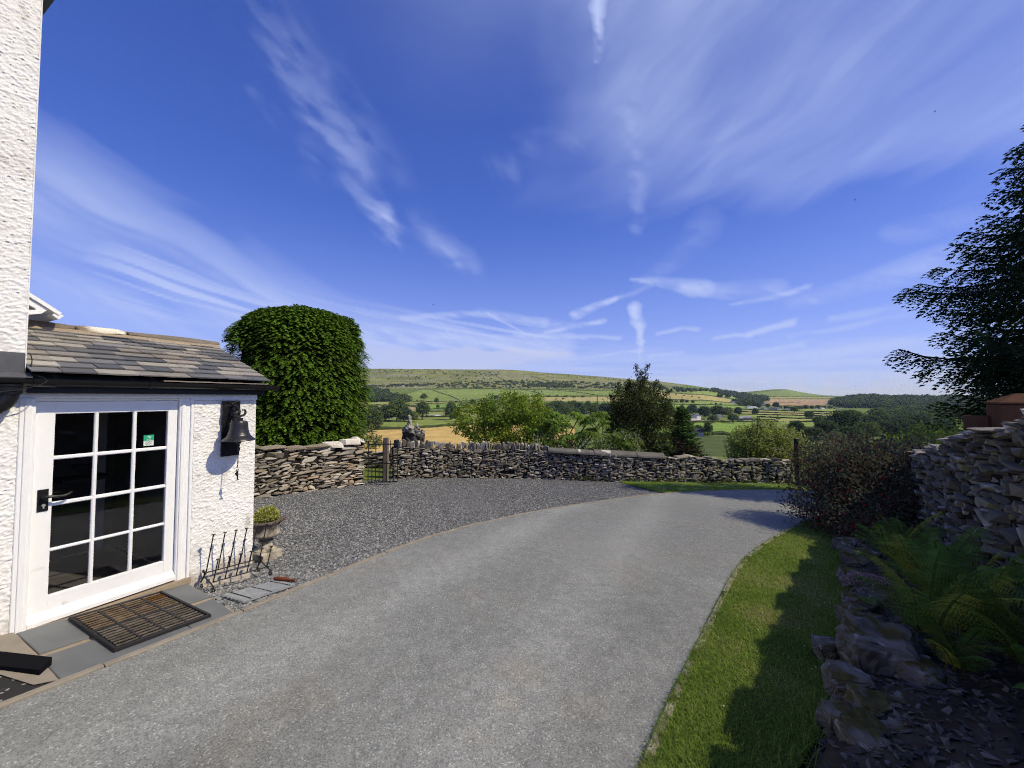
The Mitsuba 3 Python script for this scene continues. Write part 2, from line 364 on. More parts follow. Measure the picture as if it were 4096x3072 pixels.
# ================================================================ THE YARD
KL = [W(s, e)[:2] for s, e in ((-5, 1.12), (-.8, 1.12), (.5, 1.08), (1.05, 1.05), (1.75, 1.0), (2.9, .98), (3.9, 1.09), (5, 1.37), (6.26, 1.81), (7.67, 2.44), (8.84, 2.98), (9.97, 3.65), (11.57, 4.91), (12.84, 6.2), (13.9, 7.9), (14.6, 10))]
KR = [W(s, e)[:2] for s, e in ((-5, 4.42), (.64, 4.37), (1.2, 4.45), (1.68, 4.53), (2.78, 4.72), (4.56, 5.06), (5.59, 5.37), (6.83, 5.83), (8.72, 6.74), (9.6, 7.6), (10.3, 9), (10.6, 11))]
KLc = arc(np.c_[KL, np.zeros(len(KL))], 140)[:, :2]
KRc = arc(np.c_[KR, np.zeros(len(KR))], 110)[:, :2]
DRIVE = Polygon(np.vstack([KLc, KRc[::-1]]))
WALLA = [(-6.6, 5.9), (-5.37, 8.12), (-5.05, 8.85), (-4.5, 9.7), (-3.98, 10.45)]
WALLB = [(-3.61, 11.75), (-1.81, 12.38), (.43, 12.85), (1.21, 12.86)]
WALLC = [(1.21, 12.86), (3.46, 12.80), (5.6, 13.10)]
WALLD = [(5.6, 13.10), (8.33, 13.61), (10.1, 13.9)]
GRAVEL = Polygon([tuple(p) for p in KLc if W(0, 0) is not None and p[1] > 3.2 and p[0] < 4.25] + [(4.6, 11.0), (4.4, 13.0), (1.2, 12.95), (.43, 13.0), (-1.8, 12.5), (-3.61, 11.9), (-4.6, 11.0), (-5.6, 8.2), (-6.8, 5.8), tuple(W(1.4, -1.5)[:2]), tuple(W(.45, -.2)[:2]), tuple(W(.45, 1.0)[:2])])
VERGE = Polygon([tuple(p) for p in KLc if p[0] > 4.2 and p[1] < 14] + [(11.0, 14.2), (8.3, 13.75), (5.6, 13.2), (3.5, 12.95), (3.75, 12.0)]).buffer(0)
base = sheet([(-40, -30), (40, -30), (40, 15.9), (-40, 15.9)], 2.5, lambda x, y: gz(x, y) - .40)
obj('yard_ground', base, M_soil, smooth=True, kind='structure')
obj('driveway', sheet(DRIVE, .5, lambda x, y: gz(x, y)), M_asphalt, smooth=True, kind='structure')


def gravel_z(x, y):
    s = (x - A0[0]) * U[0] + (y - A0[1]) * U[1]
    e = (x - A0[0]) * N[0] + (y - A0[1]) * N[1]
    dip = .12 * np.exp(-((s - 1.3) / .7) ** 2 - ((e + .1) / .75) ** 2)
    lump = .02 * (meshkit.fbm(np.stack([x * 2, y * 2, 0 * x], -1), 3, 5) - .5)
    return gz(x, y) - .035 - dip + lump


obj('gravel_bed', sheet(GRAVEL, .16, gravel_z), M_gravel, smooth=True, kind='structure')
rng = np.random.default_rng(11)


def in_poly(poly, n, rng, dens=None):
    x0, y0, x1, y1 = poly.bounds
    out = []
    while sum(map(len, out)) < n:
        P = rng.uniform((x0, y0), (x1, y1), (n * 2, 2))
        P = P[contains_xy(poly, P[:, 0], P[:, 1])]
        if dens is not None:
            P = P[rng.random(len(P)) < dens(P)]
        out.append(P)
    return np.vstack(out)[:n]


def pebbles(P, zf, r0, r1, rng, tones, flat=.6):
    n = len(P)
    oct_v = V([1, 0, 0], [0, 1, 0], [-1, 0, 0], [0, -1, 0], [0, 0, 1], [0, 0, -1])
    oct_f = np.array([[0, 1, 4], [1, 2, 4], [2, 3, 4], [3, 0, 4], [1, 0, 5], [2, 1, 5], [3, 2, 5], [0, 3, 5]])
    r = rng.uniform(r0, r1, n)
    v = oct_v[None] * rng.uniform(.65, 1.25, (n, 6, 1)) + rng.normal(0, .15, (n, 6, 3))
    a = rng.uniform(0, 6.28, n)
    ca, sa = np.cos(a)[:, None], np.sin(a)[:, None]
    v = np.stack([v[..., 0] * ca - v[..., 1] * sa, v[..., 0] * sa + v[..., 1] * ca, v[..., 2] * flat + .3 * v[..., 0] * rng.normal(0, 1, (n, 1))], -1) * r[:, None, None]
    v += np.c_[P, zf(P[:, 0], P[:, 1]) + .35 * r * flat][:, None]
    c = np.array(tones)[rng.integers(0, len(tones), n)] * rng.uniform(.75, 1.25, (n, 1))
    f = oct_f[None] + 6 * np.arange(n)[:, None, None]
    return (v.reshape(-1, 3), f.reshape(-1, 3)), np.repeat(c, 6, 0)


GT = [(.15, .155, .155), (.19, .195, .195), (.26, .26, .26), (.11, .115, .115), (.23, .22, .20), (.36, .355, .34), (.16, .165, .165), (.30, .29, .27)]
gp = in_poly(GRAVEL.buffer(-.02), 42000, rng, lambda P: np.clip(18 / (P[:, 1] ** 2), .08, 1))
GT = [tuple(k_ * v_ for k_, v_ in zip((.98, 1.0, 1.03), g_)) for g_ in GT]
m, c = pebbles(gp, gravel_z, .009, .019, rng, GT)
obj('gravel', m, M_vc, color=c, kind='stuff', label='loose grey slate gravel spread over the parking area', cat='gravel')
# a few chips on the asphalt edge, near the step
EDG = Polygon(np.vstack([KLc[30:110] + [.02, 0], (KLc[30:110] + [.30, -.12])[::-1]])).buffer(0)
gp = in_poly(EDG, 420, rng)
m, c = pebbles(gp, lambda x, y: gz(x, y) + .001, .003, .008, rng, GT)
obj('loose_chippings', m, M_vc, color=c, kind='stuff', label='scattered grey chippings strayed onto the edge of the drive', cat='chippings')


def edging(path, name, label, w, step, lo, hi, side, mt=M_kerb):
    """A row of concrete edging stones along a path (plan), each stone a piece."""
    th = thing(name, label, 'kerb')
    path = LineString(path)
    L, t, r = path.length, 0.0, np.random.default_rng(len(name) + int(w * 1000))
    while t < L - .15:
        l = min(step * r.uniform(.92, 1.08), L - t)
        P0 = V(*path.interpolate(t + .004).coords[0]); P1 = V(*path.interpolate(t + l - .004).coords[0])
        d = unit(P1 - P0); nn = V(-d[1], d[0]) * side
        top = r.normal(0, .002)
        vs = []
        for P in (P0, P1):
            for k, off in ((0, 0), (1, w)):
                q = P + nn * off
                g = float(gz(*q))
                ch = .006
                inn = nn * (ch if k == 0 else -ch)
                vs += [V(*q, g + lo), V(*q, g + hi + top - ch), V(*(q + inn), g + hi + top)]
        obj('edging_stone', hull(vs), mt, th)
        t += l
    return th


edging(KLc[22:], 'kerb_edging', 'thin tan concrete edging strip along the left side of the drive by the gravel', .052, .92, -.12, .012, 1)
edging(KRc[6:], 'kerb_edging', 'narrow mossy concrete edging strip between the drive and the shaded lawn', .05, .9, -.12, .022, -1, M_kerbdark)

# paving at the door
mb = Polygon([W(-.52, .0)[:2], W(.56, -.0)[:2], W(.56, 1.05)[:2], W(-.53, 1.08)[:2]])
step_key = thing('door_step', 'grey slate step slabs with tan mortar joints outside the glazed door', 'step')
sl = sheet(Polygon([W(-.60, -.06)[:2], W(.60, -.06)[:2], W(.55, .3)[:2], W(.50, 1.07)[:2], W(-.60, 1.09)[:2]]), .3, lambda x, y: gz(x, y) - .004)
obj('mortar_bed', sl, M_mortar, step_key)
for s0, s1, e0, e1, j0, j1 in ((-.5, .115, .035, .55, .0, .0), (.128, .575, .03, .535, 0, -.03), (-.52, .18, .62, 1.075, 0, .0), (.215, .53, .605, 1.055, -.03, -.05)):
    P = []
    for s, e in ((s0, e0), (s1, e0), (s1 + j1, e1), (s0 + j0, e1)):
        for dz, k in ((-.03, 0), (.004, 0), (.008, .006)):
            ss, ee = s + (k if s == s0 else -k), e + (k if e == e0 else -k)
            p = W(ss, ee)
            P.append(V(p[0], p[1], float(gz(p[0], p[1])) + dz))
    obj('slab', hull(P), M_slab, step_key)
obj('sill_mortar', place(box(-.53, .60, -.09, .035, -.06, -.006)), M_mortar, step_key)

# concrete fillet and low black beam to the left of the step
fil = sheet(Polygon([W(-1.6, -.02)[:2], W(-.52, -.02)[:2], W(-.505, .1)[:2], W(-.53, 1.06)[:2], W(-.62, 1.0)[:2], W(-.72, .55)[:2], W(-1.6, .42)[:2]]), .12, lambda x, y: gz(x, y) + .012)
obj('concrete_fillet', fil, M_kerb, smooth=True, kind='structure')
bm = hull([V(*W(s, e)[:2], z) for s, e, z in ((-.50, .80, .082), (-.575, .90, .075), (-.69, .25, .082), (-.76, .32, .075), (-.50, .80, -.01), (-.575, .90, -.02), (-.69, .25, .0), (-.76, .32, .0),
                                                (-.9, -.25, .085), (-.97, -.18, .08), (-.9, -.25, 0), (-.97, -.18, 0))])
obj('timber_beam', bm.subdivide(), M_matt, label='low black painted beam end lying on the ground left of the step', cat='beam')
obj('dark_patch', sheet(Polygon([W(-4, .3)[:2], W(-.8, .4)[:2], W(-.62, .8)[:2], W(-.56, 1.09)[:2], W(-.6, 1.115)[:2], W(-4, 1.115)[:2]]), .2, lambda x, y: gz(x, y) + .004), M_tarmac, kind='structure')

# ---------------------------------------------------------------- THE HOUSE
cot = thing('cottage', 'white roughcast cottage wall rising at the left edge beside the porch', 'house')


def roughcast(s0, s1, z0, z1, e, step, amp, seed, bottom=None):
    """A roughcast face: a grid in the wall's plane pushed in and out by the thrown pebbles."""
    ns, nz = int((s1 - s0) / step) + 1, int((z1 - z0) / step) + 1
    s, z = np.meshgrid(np.linspace(s0, s1, ns), np.linspace(z0, z1, nz))
    q = lambda a, b, sd: meshkit.noise(np.stack([s * a + 3.1 * z, z * b, 0 * s], -1), sd)
    h = np.maximum(q(52, 80, seed) - .40, 0) * .8 + np.maximum(q(95, 140, seed + 1) - .35, 0) * .45 + .10 * q(5, 5, seed + 2)
    h = amp * h * 1.0
    rim = np.minimum(np.minimum(s - s0, s1 - s), step * 4) / (step * 4)
    ee = e + h
    P = A0[None, None] + s[..., None] * U + ee[..., None] * N
    v = np.dstack([P, z]).reshape(-1, 3)
    i = np.arange(ns * nz).reshape(nz, ns)
    a, b, c, d = i[:-1, :-1].ravel(), i[:-1, 1:].ravel(), i[1:, 1:].ravel(), i[1:, :-1].ravel()
    return trimesh.Trimesh(v, np.vstack([np.c_[a, c, b], np.c_[a, d, c]]), process=False)


obj('wall', place(box(-7, -.512, -6, -.004, -.4, 5.02)), M_white, cot)
obj('roughcast', roughcast(-.86, -.51, -.03, 5.02, -.002, .0062, .016, 1), M_white, cot, smooth=True)
obj('corner_roughcast', place(box(-.514, -.506, -.5, .004, -.1, 5.02)), M_white, cot)
obj('plinth', place(box(-1.3, -.512, -.02, .012, -.2, .02)), M_kerb, cot)
obj('eave', place(cat([box(-7, -.49, -6, .03, 5.02, 5.09), box(-7, -.48, -.3, .05, 5.093, 5.2)])), mat('mat_grey_trim', two({'type': 'diffuse', 'reflectance': rgb(.17, .18, .20)})), cot, label='grey boarded eave')
rf = trimesh.creation.extrude_triangulation(np.array([[-6.2, 0], [.2, 0], [-3, 2.4]]), np.array([[0, 1, 2]]), 6.7)
rf.apply_transform(np.array([[0, 0, 1, -7.1], [1, 0, 0, 0], [0, 1, 0, 5.203], [0, 0, 0, 1]], float))
obj('roof', place(rf), 'mat_grey_trim', cot)
# canopy on the side wall
can = thing('door_canopy', 'white sloping canopy with pierced side bracket showing past the corner of the cottage wall', 'canopy')
sd = np.array([.60, -.34]) / math.hypot(.60, .34)


def canopy_panel(x0, z0, x1, z1, th, w0, w1):
    d = unit(V(x1 - x0, z1 - z0)); nn = V(-d[1], d[0]) * th
    pts = [(x0, z0), (x1, z1), (x1 + nn[0], z1 + nn[1]), (x0 + nn[0], z0 + nn[1])]
    return hull([V(x, w, z) for x, z in pts for w in (w0, w1)])


obj('panel', place(canopy_panel(-.505, 2.84, -.165, 2.59, .03, -1.75, -.78)), M_paint, can)
obj('lip', place(canopy_panel(-.205, 2.585, -.165, 2.55, .05, -1.75, -.79)), M_paint, can)
br = Polygon([(-.505, 2.82), (-.23, 2.63), (-.27, 2.585), (-.35, 2.56), (-.505, 2.52)])
for hole in (Polygon([(-.47, 2.74), (-.40, 2.715), (-.36, 2.68), (-.42, 2.69), (-.47, 2.705)]), Polygon([(-.47, 2.66), (-.36, 2.655), (-.31, 2.62), (-.36, 2.61), (-.47, 2.6)])):
    br = br.difference(hole.buffer(.008))
bm = trimesh.creation.extrude_polygon(br, .03, engine='earcut')
bm.apply_transform(np.array([[1, 0, 0, 0], [0, 0, 1, -.83], [0, 1, 0, 0], [0, 0, 0, 1]], float))
obj('bracket', place(bm), M_paint, can, label='white side bracket pierced with slots')

# ---- porch
por = thing('porch', 'small white roughcast porch with slate roof and glazed white door', 'porch')
obj('wall', place(cat([box(.605, 1.206, -2.0, -.004, -.45, 1.86), box(.60, 1.2, -2.0, -1.85, 1.86, 2.3), box(-.505, .604, -2.0, -1.9, -.3, 1.86), box(-.505, .604, -.10, -.006, 1.842, 1.9)])), M_white, por)
obj('roughcast', roughcast(.603, 1.207, -.42, 1.775, -.002, .0062, .016, 9), M_white, por, smooth=True)
obj('lintel', place(box(.6, 1.215, -.05, .007, 1.78, 1.872)), M_paint, por, label='smooth white band under the eave')
gab = trimesh.creation.extrude_triangulation(np.array([[-2.06, 1.86], [.06, 1.86], [-1.0, 2.42]]), np.array([[0, 1, 2]]), .1)
gab.apply_transform(np.array([[0, 0, 1, 1.105], [1, 0, 0, 0], [0, 1, 0, 0], [0, 0, 0, 1]], float))
obj('gable', place(gab), M_white, por)
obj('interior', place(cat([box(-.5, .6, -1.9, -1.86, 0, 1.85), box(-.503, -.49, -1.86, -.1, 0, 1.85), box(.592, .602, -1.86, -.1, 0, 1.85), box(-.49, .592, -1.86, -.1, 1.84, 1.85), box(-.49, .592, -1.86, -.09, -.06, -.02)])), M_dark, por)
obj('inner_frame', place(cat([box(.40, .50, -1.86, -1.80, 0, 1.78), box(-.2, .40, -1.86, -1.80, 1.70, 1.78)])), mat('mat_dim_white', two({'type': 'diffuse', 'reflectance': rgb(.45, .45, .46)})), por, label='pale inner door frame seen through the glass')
shl = obj('shelf', place(cat([box(-.02, .36, -1.45, -1.1, .93, .96), hull([V(.06 + .2 * a, -1.3 + .1 * b, .965 + .17 * c) for a, b, c in np.random.default_rng(3).random((14, 3))])])), M_rubber, por, label='dark shelf with a bag on it behind the glass')
fr = obj('door_frame', place(cat([box(-.53, -.447, -.085, .012, -.03, 1.80, .004), box(.487, .575, -.085, -.012, -.03, 1.80, .004), box(.576, .603, -.06, .002, -.03, 1.80, .003), box(-.53, .603, -.087, .004, 1.801, 1.852, .004), box(-.446, .486, -.082, -.045, 1.776, 1.80, .002),
                                  box(-.505, -.47, .0125, .02, -.02, 1.80, .003), box(.50, .53, -.0115, -.002, -.02, 1.80, .003)])), M_paint, por)
# the door leaf: stiles, rails, bars and panes
door = por + '__door'
_used[door] = 1
x0, x1, zt = -.44, .481, 1.772
cols_ = [(-.332, -.1035), (-.077, .149), (.176, .405)]
rows_ = [(1.328, 1.672), (.955, 1.296), (.584, .923), (.212, .559)]
yd0, yd1 = -.085, -.045
leafm = [box(x0, cols_[0][0], yd0, yd1, .035, zt, .003), box(cols_[2][1], x1, yd0, yd1, .035, zt, .003), box(cols_[0][0] - .001, cols_[2][1] + .001, yd0 + .001, yd1 - .0015, rows_[0][1], zt, .003), box(cols_[0][0] - .001, cols_[2][1] + .001, yd0 + .001, yd1 - .0015, .035, rows_[3][0], .003)]
scene[door] = mikit.ply(place(cat(leafm)), M_paint)
note(door, label='white painted door leaf with twelve small panes')
for k in range(2):
    obj('glazing_bar', place(box(cols_[k][1], cols_[k + 1][0], yd0 + .004, yd1 - .004, .20, 1.68, .007)), M_paint, door)
for k in range(3):
    obj('glazing_bar', place(box(cols_[0][0] - .004, cols_[2][1] + .004, yd0 + .0055, yd1 - .0055, rows_[k + 1][1], rows_[k][0], .007)), M_paint, door)
for a, b in cols_:
    for c0, c1 in rows_:
        q = W(a - .002, -.066, c0 - .002), W(b + .002, -.066, c0 - .002), W(b + .002, -.066, c1 + .002), W(a - .002, -.066, c1 + .002)
        obj('pane', (np.array(q), np.array([[0, 1, 2], [0, 2, 3]])), M_glass, door)
obj('weather_bar', place(hull([V(s, e, z) for s in (x0 - .002, x1 + .002) for e, z in ((-.05, .10), (-.002, .045), (-.002, .012), (-.05, .012))])), M_paint, door)
lp = [box(-.411, -.352, -.0445, -.036, .895, 1.07, .003), tube([V(-.383, -.04, 1.01), V(-.383, .012, 1.01)], .012, 10)]
lp += [tube(arc([V(-.383, .008, 1.01), V(-.34, .016, 1.013), V(-.28, .014, 1.008), V(-.25, .012, 1.018), V(-.236, .011, 1.03)], 14), np.linspace(.011, .009, 14), 8)]
obj('handle', place(cat(lp)), M_black, door, label='black lever handle on a rectangular plate')
obj('keyhole_escutcheon', place(cat([tube([V(-.378, -.036, .945), V(-.378, -.030, .945)], .011, 14), box(-.382, -.374, -.036, -.0305, .918, .944)])), M_galv, door)
obj('threshold_strip', place(box(x0, x1, -.09, -.03, -.004, .010)), M_greywood, por)
# sticker on the top right pane: white card, green upper half with pale swoosh
st = thing('window_sticker', 'small green and white sticker inside the top right pane of the door', 'sticker')
gpan = lambda s0, s1, z0, z1, e=-.0615: place(box(s0, s1, e - .0006, e, z0, z1))
obj('card', gpan(.232, .308, 1.346, 1.448, -.0625), mat('mat_sticker_white', two({'type': 'diffuse', 'reflectance': rgb(.62, .68, .64)})), st)
obj('green_band', gpan(.232, .308, 1.394, 1.448, -.0615), mat('mat_sticker_green', two({'type': 'diffuse', 'reflectance': rgb(.03, .36, .20)})), st)
sw = trimesh.creation.extrude_polygon(Polygon([(.252, 1.428), (.262, 1.436), (.272, 1.436), (.28, 1.43), (.292, 1.432), (.281, 1.421), (.27, 1.424), (.262, 1.431)]), .0006, engine='earcut')
lines = [Polygon([(.245, z), (.295 - k, z), (.295 - k, z + .0035), (.245, z + .0035)]) for z, k in ((1.383, 0), (1.375, .01), (1.366, .004), (1.357, .02))]
tr = np.array([[1, 0, 0, 0], [0, 0, 1, -.0612], [0, 1, 0, 0], [0, 0, 0, 1]], float)
sw.apply_transform(tr)
obj('emblem', place(sw), 'mat_sticker_white', st)
tx = meshkit.text_mesh('arlo', .013, .0006)
tx.apply_transform(np.array([[1, 0, 0, .253], [0, 0, 1, -.0612], [0, 1, 0, 1.402], [0, 0, 0, 1]], float))
obj('lettering', place(tx), 'mat_sticker_white', st)
ln = cat([trimesh.creation.extrude_polygon(p, .0006, engine='earcut') for p in lines]); ln.apply_transform(np.array([[1, 0, 0, 0], [0, 0, 1, -.0622], [0, 1, 0, 0], [0, 0, 0, 1]], float))
obj('small_print', place(ln), 'mat_grey_trim', st)

# roof: slates in courses, ridge stones, mortar, gutter
EA, RI = V(.115, 1.985), V(-1.03, 2.475)                 # (e, z) of eave and ridge
sdir = unit(RI - EA); snor = V(-sdir[1], sdir[0]) * (1 if -sdir[1] * 0 + sdir[0] > 0 else -1)
slope = np.linalg.norm(RI - EA)
roof = por + '__roof'
_used[roof] = 1
deck = hull([V(s, e, z) for s in (-.505, 1.27) for e, z in ((EA[0] - .02, EA[1] - .045), (RI[0], RI[1] - .045), (-2.14, EA[1] - .045), (EA[0] - .02, EA[1] - .06), (-2.14, EA[1] - .06))])
scene[roof] = mikit.ply(place(deck), mat('mat_roof_deck', two({'type': 'diffuse', 'reflectance': rgb(.05, .05, .05)})))
rng = np.random.default_rng(5)
STN = [(.19, .18, .165), (.12, .12, .125), (.23, .215, .19), (.085, .09, .10), (.16, .15, .14), (.26, .245, .215), (.14, .14, .145), (.205, .185, .16), (.10, .10, .105)]
d0, k, course = -.01, 0, [.135, .135, .135, .13, .125, .12, .115, .11, .10, .09]
for row, cd in enumerate(course):
    s = -.505 - rng.uniform(0, .2)
    ends = 1.295 - .004 * row
    while s < ends - .05:
        w = rng.uniform(.15, .36) * (1 - .03 * row)
        e_ = min(s + w, ends)
        if ends - e_ < .09:
            e_ = ends
        a, b = max(s, -.508) + .002, e_ - .002
        up_ = cd + .09
        n_ = max(3, int((b - a) / .06))
        xs = np.linspace(a, b, n_)
        j = rng.normal(0, .004, n_); j[0] += .006 * rng.random(); j[-1] += .006 * rng.random()
        th = rng.uniform(.009, .015)
        lift = .021 + rng.normal(0, .0015)
        pts = []
        low = [(x, d0 + jj) for x, jj in zip(xs, j)]
        top = [(b, d0 + up_), (a, d0 + up_)]
        for hh in (0, 1):
            for x, dd in low + top:
                frac = (dd - d0) / up_
                hgt = lift * (1 - frac) - .004 * frac + (th if hh else 0)
                p = EA + sdir * dd + V(sdir[1], -sdir[0]) * -hgt if False else EA + sdir * dd + V(abs(sdir[1]), abs(sdir[0])) * hgt
                pts.append(V(x, p[0], p[1]))
        mm = hull(pts)
        mm = place(mm)
        cc = np.array(STN[rng.integers(len(STN))]) * rng.uniform(.8, 1.15)
        mottle = meshkit.fbm(mm.vertices * 9, 3, 3)[:, None]
        obj('slate', mm, M_slate, roof, color=np.clip(cc * (.75 + .5 * mottle), .02, .5))
        s = e_
    d0 += cd
back = hull([V(s, e, z) for s in (-.505, 1.27) for e, z in ((RI[0] + .01, RI[1] - .02), (-2.16, EA[1] + .0), (-2.16, EA[1] - .03), (RI[0] - .02, RI[1] - .04))])
obj('back_slope', place(back), 'mat_roof_deck', roof)
obj('ridge_mortar', place(hull([V(s, e, z) for s in (-.505, 1.262) for e, z in ((RI[0] + .13, RI[1] - .035), (RI[0] + .10, RI[1] + .012), (RI[0] - .10, RI[1] + .012), (RI[0] - .13, RI[1] - .04))])), M_mortar, roof, label='tan mortar bedding under the ridge stones')


def ridge_stone(s0, s1, z, seed):
    r = np.random.default_rng(seed)
    P = []
    for s in np.linspace(s0, s1, 7):
        for a in np.linspace(0, math.pi, 7):
            k_ = .9 if s in (s0, s1) else 1
            P.append(V(s + r.normal(0, .004), RI[0] + .105 * k_ * math.cos(a) + r.normal(0, .004), z + .062 * k_ * math.sin(a) ** .8 + r.normal(0, .004)))
    return place(hull(P).subdivide())


for s0, s1, cc, wh in ((-.5, -.02, (.15, .12, .09), 0), (-.005, .375, (.17, .135, .10), 1), (.39, 1.265, (.165, .14, .11), 0)):
    mm = ridge_stone(s0, s1, RI[1] + .006, int(s1 * 100) + 60)
    q = meshkit.fbm(mm.vertices * 14, 3, 2)[:, None]
    colr = np.array(cc) * (.55 + .9 * q)
    if wh:
        sv = (mm.vertices[:, :2] - A0) @ U
        colr = np.where(((sv > .08) & (sv < .35))[:, None] & (q > .25), V(.62, .58, .48), colr)
    obj('ridge_stone', mm, M_slate, roof, smooth=True, color=np.clip(colr, .02, .7), label='ridge stone splashed with cream paint' if wh else None)
obj('eave_batten', place(box(.30, 1.27, .07, .122, 1.957, 1.968)), M_kerb, roof, label='pale strip under the lowest slates')


def half_pipe(s0, s1, e, z, r, th=.006, k=12):
    ang = np.linspace(math.pi, 2 * math.pi, k)
    P = [(e + r * math.cos(a), z + r * math.sin(a)) for a in ang] + [(e + (r - th) * math.cos(a), z + (r - th) * math.sin(a)) for a in ang[::-1]]
    m_ = trimesh.creation.extrude_polygon(Polygon(P), s1 - s0, engine='earcut')
    m_.apply_transform(np.array([[0, 0, 1, s0], [1, 0, 0, 0], [0, 1, 0, 0], [0, 0, 0, 1]], float))
    return place(m_)


gut = obj('gutter', half_pipe(-1.3, 1.375, .125, 1.945, .055), M_black, por, smooth=30, label='black half round plastic gutter')
obj('end_cap', place(hull([V(s, .125 + .056 * math.cos(a), 1.945 + .056 * math.sin(a)) for s in (1.37, 1.378) for a in np.linspace(math.pi, 2 * math.pi, 10)])), M_black, gut)
for s in (-.42, .18, .72, 1.2):
    obj('bracket', half_pipe(s, s + .025, .125, 1.945, .060), M_black, gut, smooth=30)
obj('fascia', place(box(-.505, 1.25, .03, .062, 1.838, 1.95, .003)), M_black, por)
obj('union_joint', half_pipe(-.50, -.38, .125, 1.946, .063), M_black, gut, smooth=30)
dp = arc([V(-.605, .125, 1.90), V(-.607, .124, 1.83), V(-.635, .12, 1.755), V(-.71, .11, 1.70), V(-.83, .10, 1.66), V(-.98, .09, 1.60), V(-1.04, .085, 1.45)], 26)
dpk = obj('downpipe', place(tube(dp, .054, 18)), M_black, por, smooth=30, label='black plastic downpipe elbow at the left of the gutter')
obj('collar', place(cat([tube([V(-.605, .125, 1.885), V(-.605, .124, 1.83)], .063, 18), tube([V(-.605, .125, 1.9), V(-.605, .125, 1.888)], .069, 18)])), M_black, dpk, smooth=30)
obj('downpipe_lower', place(tube([V(-1.04, .085, 1.47), V(-1.04, .085, .05)], .05, 14)), M_black, dpk, smooth=30)
lead = place(cat([box(-.80, -.515, .012, .028, 1.985, 2.15, .006), hull([V(s, e, z) for s in (-.82, -.49) for e, z in ((.012, 2.0), (.012, 1.985), (.10, 1.962), (.10, 1.955))])]))
obj('lead_flashing', lead, mat('mat_lead', two({'type': 'principled', 'base_color': mikit.proc(lambda p, n, uv: mix((.045, .048, .056), (.12, .125, .14), fbm(p.x * 9, p.y * 9, p.z * 5, 4))), 'roughness': .6, 'metallic': .2})), por, label='grey lead flashing patch at the corner of the porch roof')
cab = arc([V(-.50, .02, 2.15), V(-.485, .03, 2.06), V(-.49, .06, 1.99), V(-.46, .13, 1.965), V(-.44, .195, 1.93), V(-.52, .2, 1.88), V(-.7, .19, 1.84), V(-.95, .17, 1.83), V(-1.2, .1, 1.82)], 40)
obj('cable', place(tube(cab, .0035, 5)), M_rubber, por, label='thin black cable looped over the gutter')

# ---- bell
bell = thing('wall_bell', 'black cast ship style bell on a black board fixed to the white porch pier', 'bell')
bb = hull([V(s, e, z) for s in (.845, 1.02) for e, z in ((.012, 1.165), (.034, 1.17), (.034, 1.765), (.012, 1.77))])
obj('backboard', place(bb), M_black, bell)
mould = [tube(arc([V(s0, .036, 1.55), V(s0, .037, 1.68), V(s0 + .03, .037, 1.722), V(s0 + .062, .037, 1.68), V(s0 + .062, .036, 1.55)], 20), .005, 6) for s0 in (.86, .937)]
mould += [tube(arc([V(.852, .036, 1.735), V(.895, .04, 1.755), V(.932, .036, 1.735), V(.97, .04, 1.755), V(1.013, .036, 1.735)], 24), .006, 6)]
obj('moulding', place(cat(mould)), M_black, bell)
bs, be = .925, .20
brk = [tube(arc([V(.93, .03, 1.70), V(.93, .08, 1.715), V(.93, .14, 1.70), V(.928, be, 1.665), V(.926, be, 1.63)], 18), np.linspace(.012, .010, 18), 8),
       tube(arc([V(.93, .03, 1.60), V(.93, .06, 1.60), V(.93, .11, 1.64), V(.93, .13, 1.69)], 14), .009, 8), tube(arc([V(.93, .035, 1.66), V(.945, .06, 1.675), V(.96, .075, 1.65), V(.945, .085, 1.63), V(.93, .07, 1.64)], 18), .008, 7)]
obj('bracket', place(cat(brk)), M_ironbump, bell, smooth=30)
yoke = [tube(arc([V(bs, be, 1.575), V(bs, be, 1.605), V(bs + .035, be + .01, 1.615), V(bs + .055, be + .012, 1.645), V(bs + .045, be + .012, 1.672), V(bs + .02, be + .012, 1.667)], 22), np.linspace(.016, .009, 22), 8),
        tube(arc([V(bs, be, 1.60), V(bs - .035, be, 1.61), V(bs - .04, be, 1.635), V(bs - .02, be, 1.65), V(bs, be, 1.635)], 16), .010, 8), place(box(0, .01, 0, .01, 0, .01)) if False else tube([V(bs, be, 1.56), V(bs, be, 1.585)], .034, 16)]
obj('yoke', place(cat(yoke)), M_ironbump, bell, smooth=30)
prof = [(0, 1.562), (.045, 1.560), (.072, 1.550), (.080, 1.535), (.082, 1.50), (.086, 1.465), (.094, 1.43), (.106, 1.40), (.112, 1.395), (.113, 1.388), (.118, 1.384), (.132, 1.372), (.147, 1.357), (.150, 1.347), (.143, 1.343), (.12, 1.36), (.095, 1.40), (.078, 1.46), (.072, 1.53), (0, 1.545)]
bm = lathe(prof, 56); bm.apply_translation((bs, be, 0))
obj('bell_cup', place(bm), M_ironbump, bell, smooth=35)
cl = [tube([V(bs, be, 1.54), V(bs, be, 1.37)], .009, 8), trimesh.creation.icosphere(2, .027)]
cl[1].apply_scale((1, 1, 1.2)); cl[1].apply_translation((bs, be, 1.335))
obj('clapper', place(cat(cl)), M_ironbump, bell, smooth=30)


def ring(c, r, t, plane, k=18, stretch=1.0):
    a = np.linspace(0, 2 * math.pi, k, endpoint=False)
    a = np.r_[a, a[:2]]
    d = {'s': V(1, 0, 0), 'e': V(0, 1, 0)}[plane]
    return tube([V(*c) + d * r * math.cos(x) + V(0, 0, 1) * r * stretch * math.sin(x) for x in a], t, 6)


